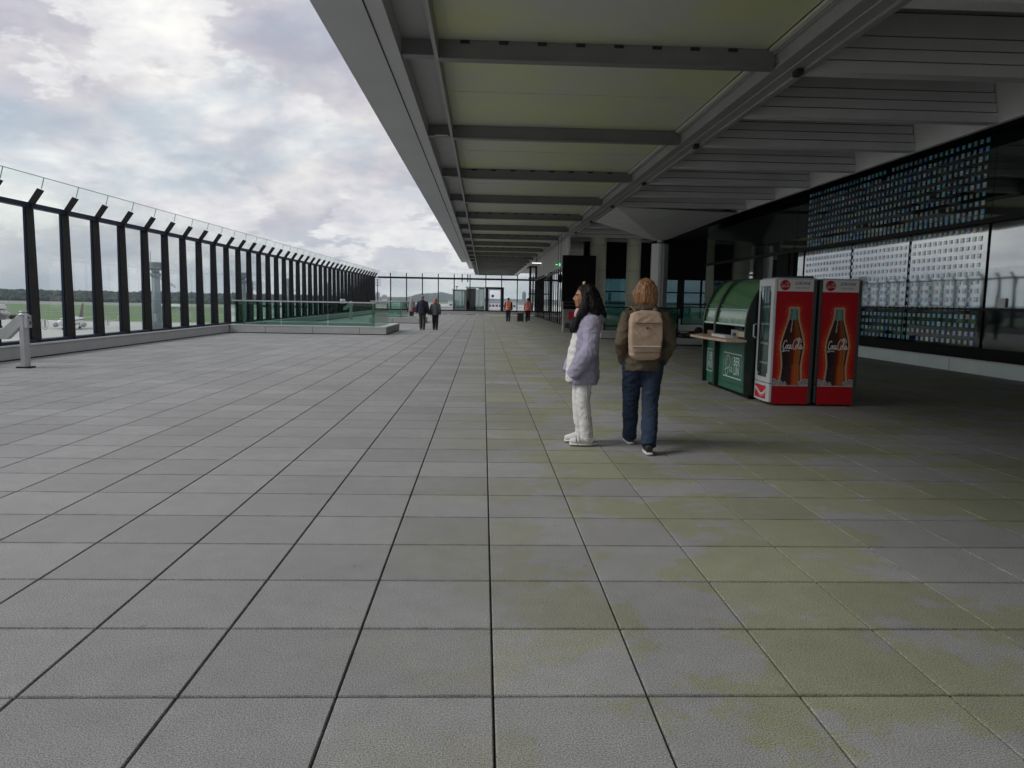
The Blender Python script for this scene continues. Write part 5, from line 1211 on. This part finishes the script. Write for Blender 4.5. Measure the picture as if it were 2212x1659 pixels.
# ------------------------------------------------------------------ structures beyond the end fence
def hall(label, x0, x1, y0, y1, h, m):
    t = thing('apron_hall', label, 'building', ((x0+x1)/2, y0, GZ), group='low white halls on the far apron')
    MB().box(x0, x1, y0, y1, GZ, GZ+h).build('wall', m, t); MB().box(x0-1, x1+1, y0-1, y1+1, GZ+h, GZ+h+0.8).build('roof', M_alu, t)
    w = MB(); x = x0+3
    while x < x1-5: w.box(x, x+4, y0-0.1, y0, GZ+h*0.35, GZ+h*0.62); x += 6
    w.build('window_band', M_steel_nv, t)
M_hall = mat('hall_white', (0.62, 0.63, 0.64), 0.6, var=0.1, vscale=0.05)
hall('long low white hall beyond the glass door', 18, 150, 520, 560, 9, M_hall)
hall('low white hall behind the couple walking away', -95, -12, 600, 640, 10, M_hall)
hall('wide pale hall under the wooded hill', -260, -60, 900, 960, 9, M_hall)
hall('broad white hall far behind the glass pavilion', -60, 60, 1300, 1350, 13, M_hall)
hall('wide pale hall at the right of the far apron', 90, 330, 880, 930, 10, M_hall)
def pier():
    t = thing('glass_pavilion', 'grey and green glass pavilion rising just beyond the end fence', 'building', (-1.5, 90, GZ))
    MB().box(-3.6, -2.0, 90, 94, GZ, 2.55).box(-0.55, 0.15, 90, 94, GZ, 2.86).build('wall', mat('pavilion_grey', (0.20, 0.22, 0.22), 0.5), t)
    MB().box(-3.5, -2.25, 89.93, 89.99, 0.2, 2.45).box(-0.5, 0.05, 89.93, 89.99, 0.2, 2.7).box(-0.9, -0.5, 90.5, 90.6, 0.2, 2.7).build('glass_front', mirror_glass('pavilion_glass', (0.03, 0.09, 0.075), 0.35), t)
    MB().box(-2.0, -0.9, 91, 94, GZ, 2.80).box(-2.0, -1.9, 90.2, 91, GZ, 2.8).build('dark_core', M_black, t)
    MB().box(-2.1, 0.25, 89.85, 94.1, 2.865, 2.98).box(-3.7, -2.1, 89.85, 94.1, 2.56, 2.66).build('roof', M_alu, t)
    MB().bar((-3.2, 92, 2.66), (-3.2, 92, 3.0), 0.08).box(-3.35, -3.05, 91.9, 92.1, 2.95, 3.05).build('rooftop_sensor', M_steel_dk, t)
    d = MB()
    for x in (-1.7, -1.3): d.box(x-0.05, x+0.05, 90.9, 90.99, 0.0, 2.7)
    d.box(-1.9, -0.95, 90.9, 90.99, 1.3, 1.36).build('frame', M_steel_dk, t)
pier()
def stair():
    t = thing('stair_tower', 'dark open steel stair tower with white louvres beyond the end fence, right of the workers', 'tower', (6.4, 86, GZ))
    b = MB()
    for x in (5.25, 5.9, 7.6): b.box(x-0.12, x+0.12, 86, 86.3, GZ, 5.2)
    b.box(5.1, 8.0, 86, 90, 5.2, 5.5).box(5.9, 6.9, 87, 88, GZ, 5.2)
    for z in (0.2, 2.2, 4.0): b.box(5.2, 7.7, 86.05, 89, z, z+0.12)
    b.build('frame', M_steel_dk, t)
    l = MB()
    for k in range(26): l.box(7.0, 7.9, 86.35, 86.45, 0.1+k*0.19, 0.21+k*0.19)
    for k in range(20): l.box(5.45, 5.75, 86.35, 86.45, 0.8+k*0.19, 0.9+k*0.19)
    l.build('louvres', M_white, t)
stair()
# building body that carries the terrace
b = thing('terminal_block', 'terminal building below the terrace', 'building', (0, 30, GZ))
MB().box(-10.88, 19.1, -8.4, 75.5, GZ-0.2, -0.41).build('wall', M_plinth, b)
# ------------------------------------------------------------------ air
def haze():
    m = bpy.data.materials.new('haze_air'); m.use_nodes = True; nt = m.node_tree; nt.nodes.clear()
    o = nt.nodes.new('ShaderNodeOutputMaterial'); v = nt.nodes.new('ShaderNodeVolumePrincipled')
    v.inputs['Color'].default_value = (0.80, 0.88, 1.0, 1); v.inputs['Density'].default_value = HAZE; v.inputs['Anisotropy'].default_value = 0.2
    nt.links.new(v.outputs[0], o.inputs['Volume'])
    tag(MB().box(-4600, 4600, -1500, 5700, GZ-3, 110).build('haze', m), 'thin pale air over the airfield', 'haze', kind='stuff')
HAZE = 0.00009
if HAZE: haze()
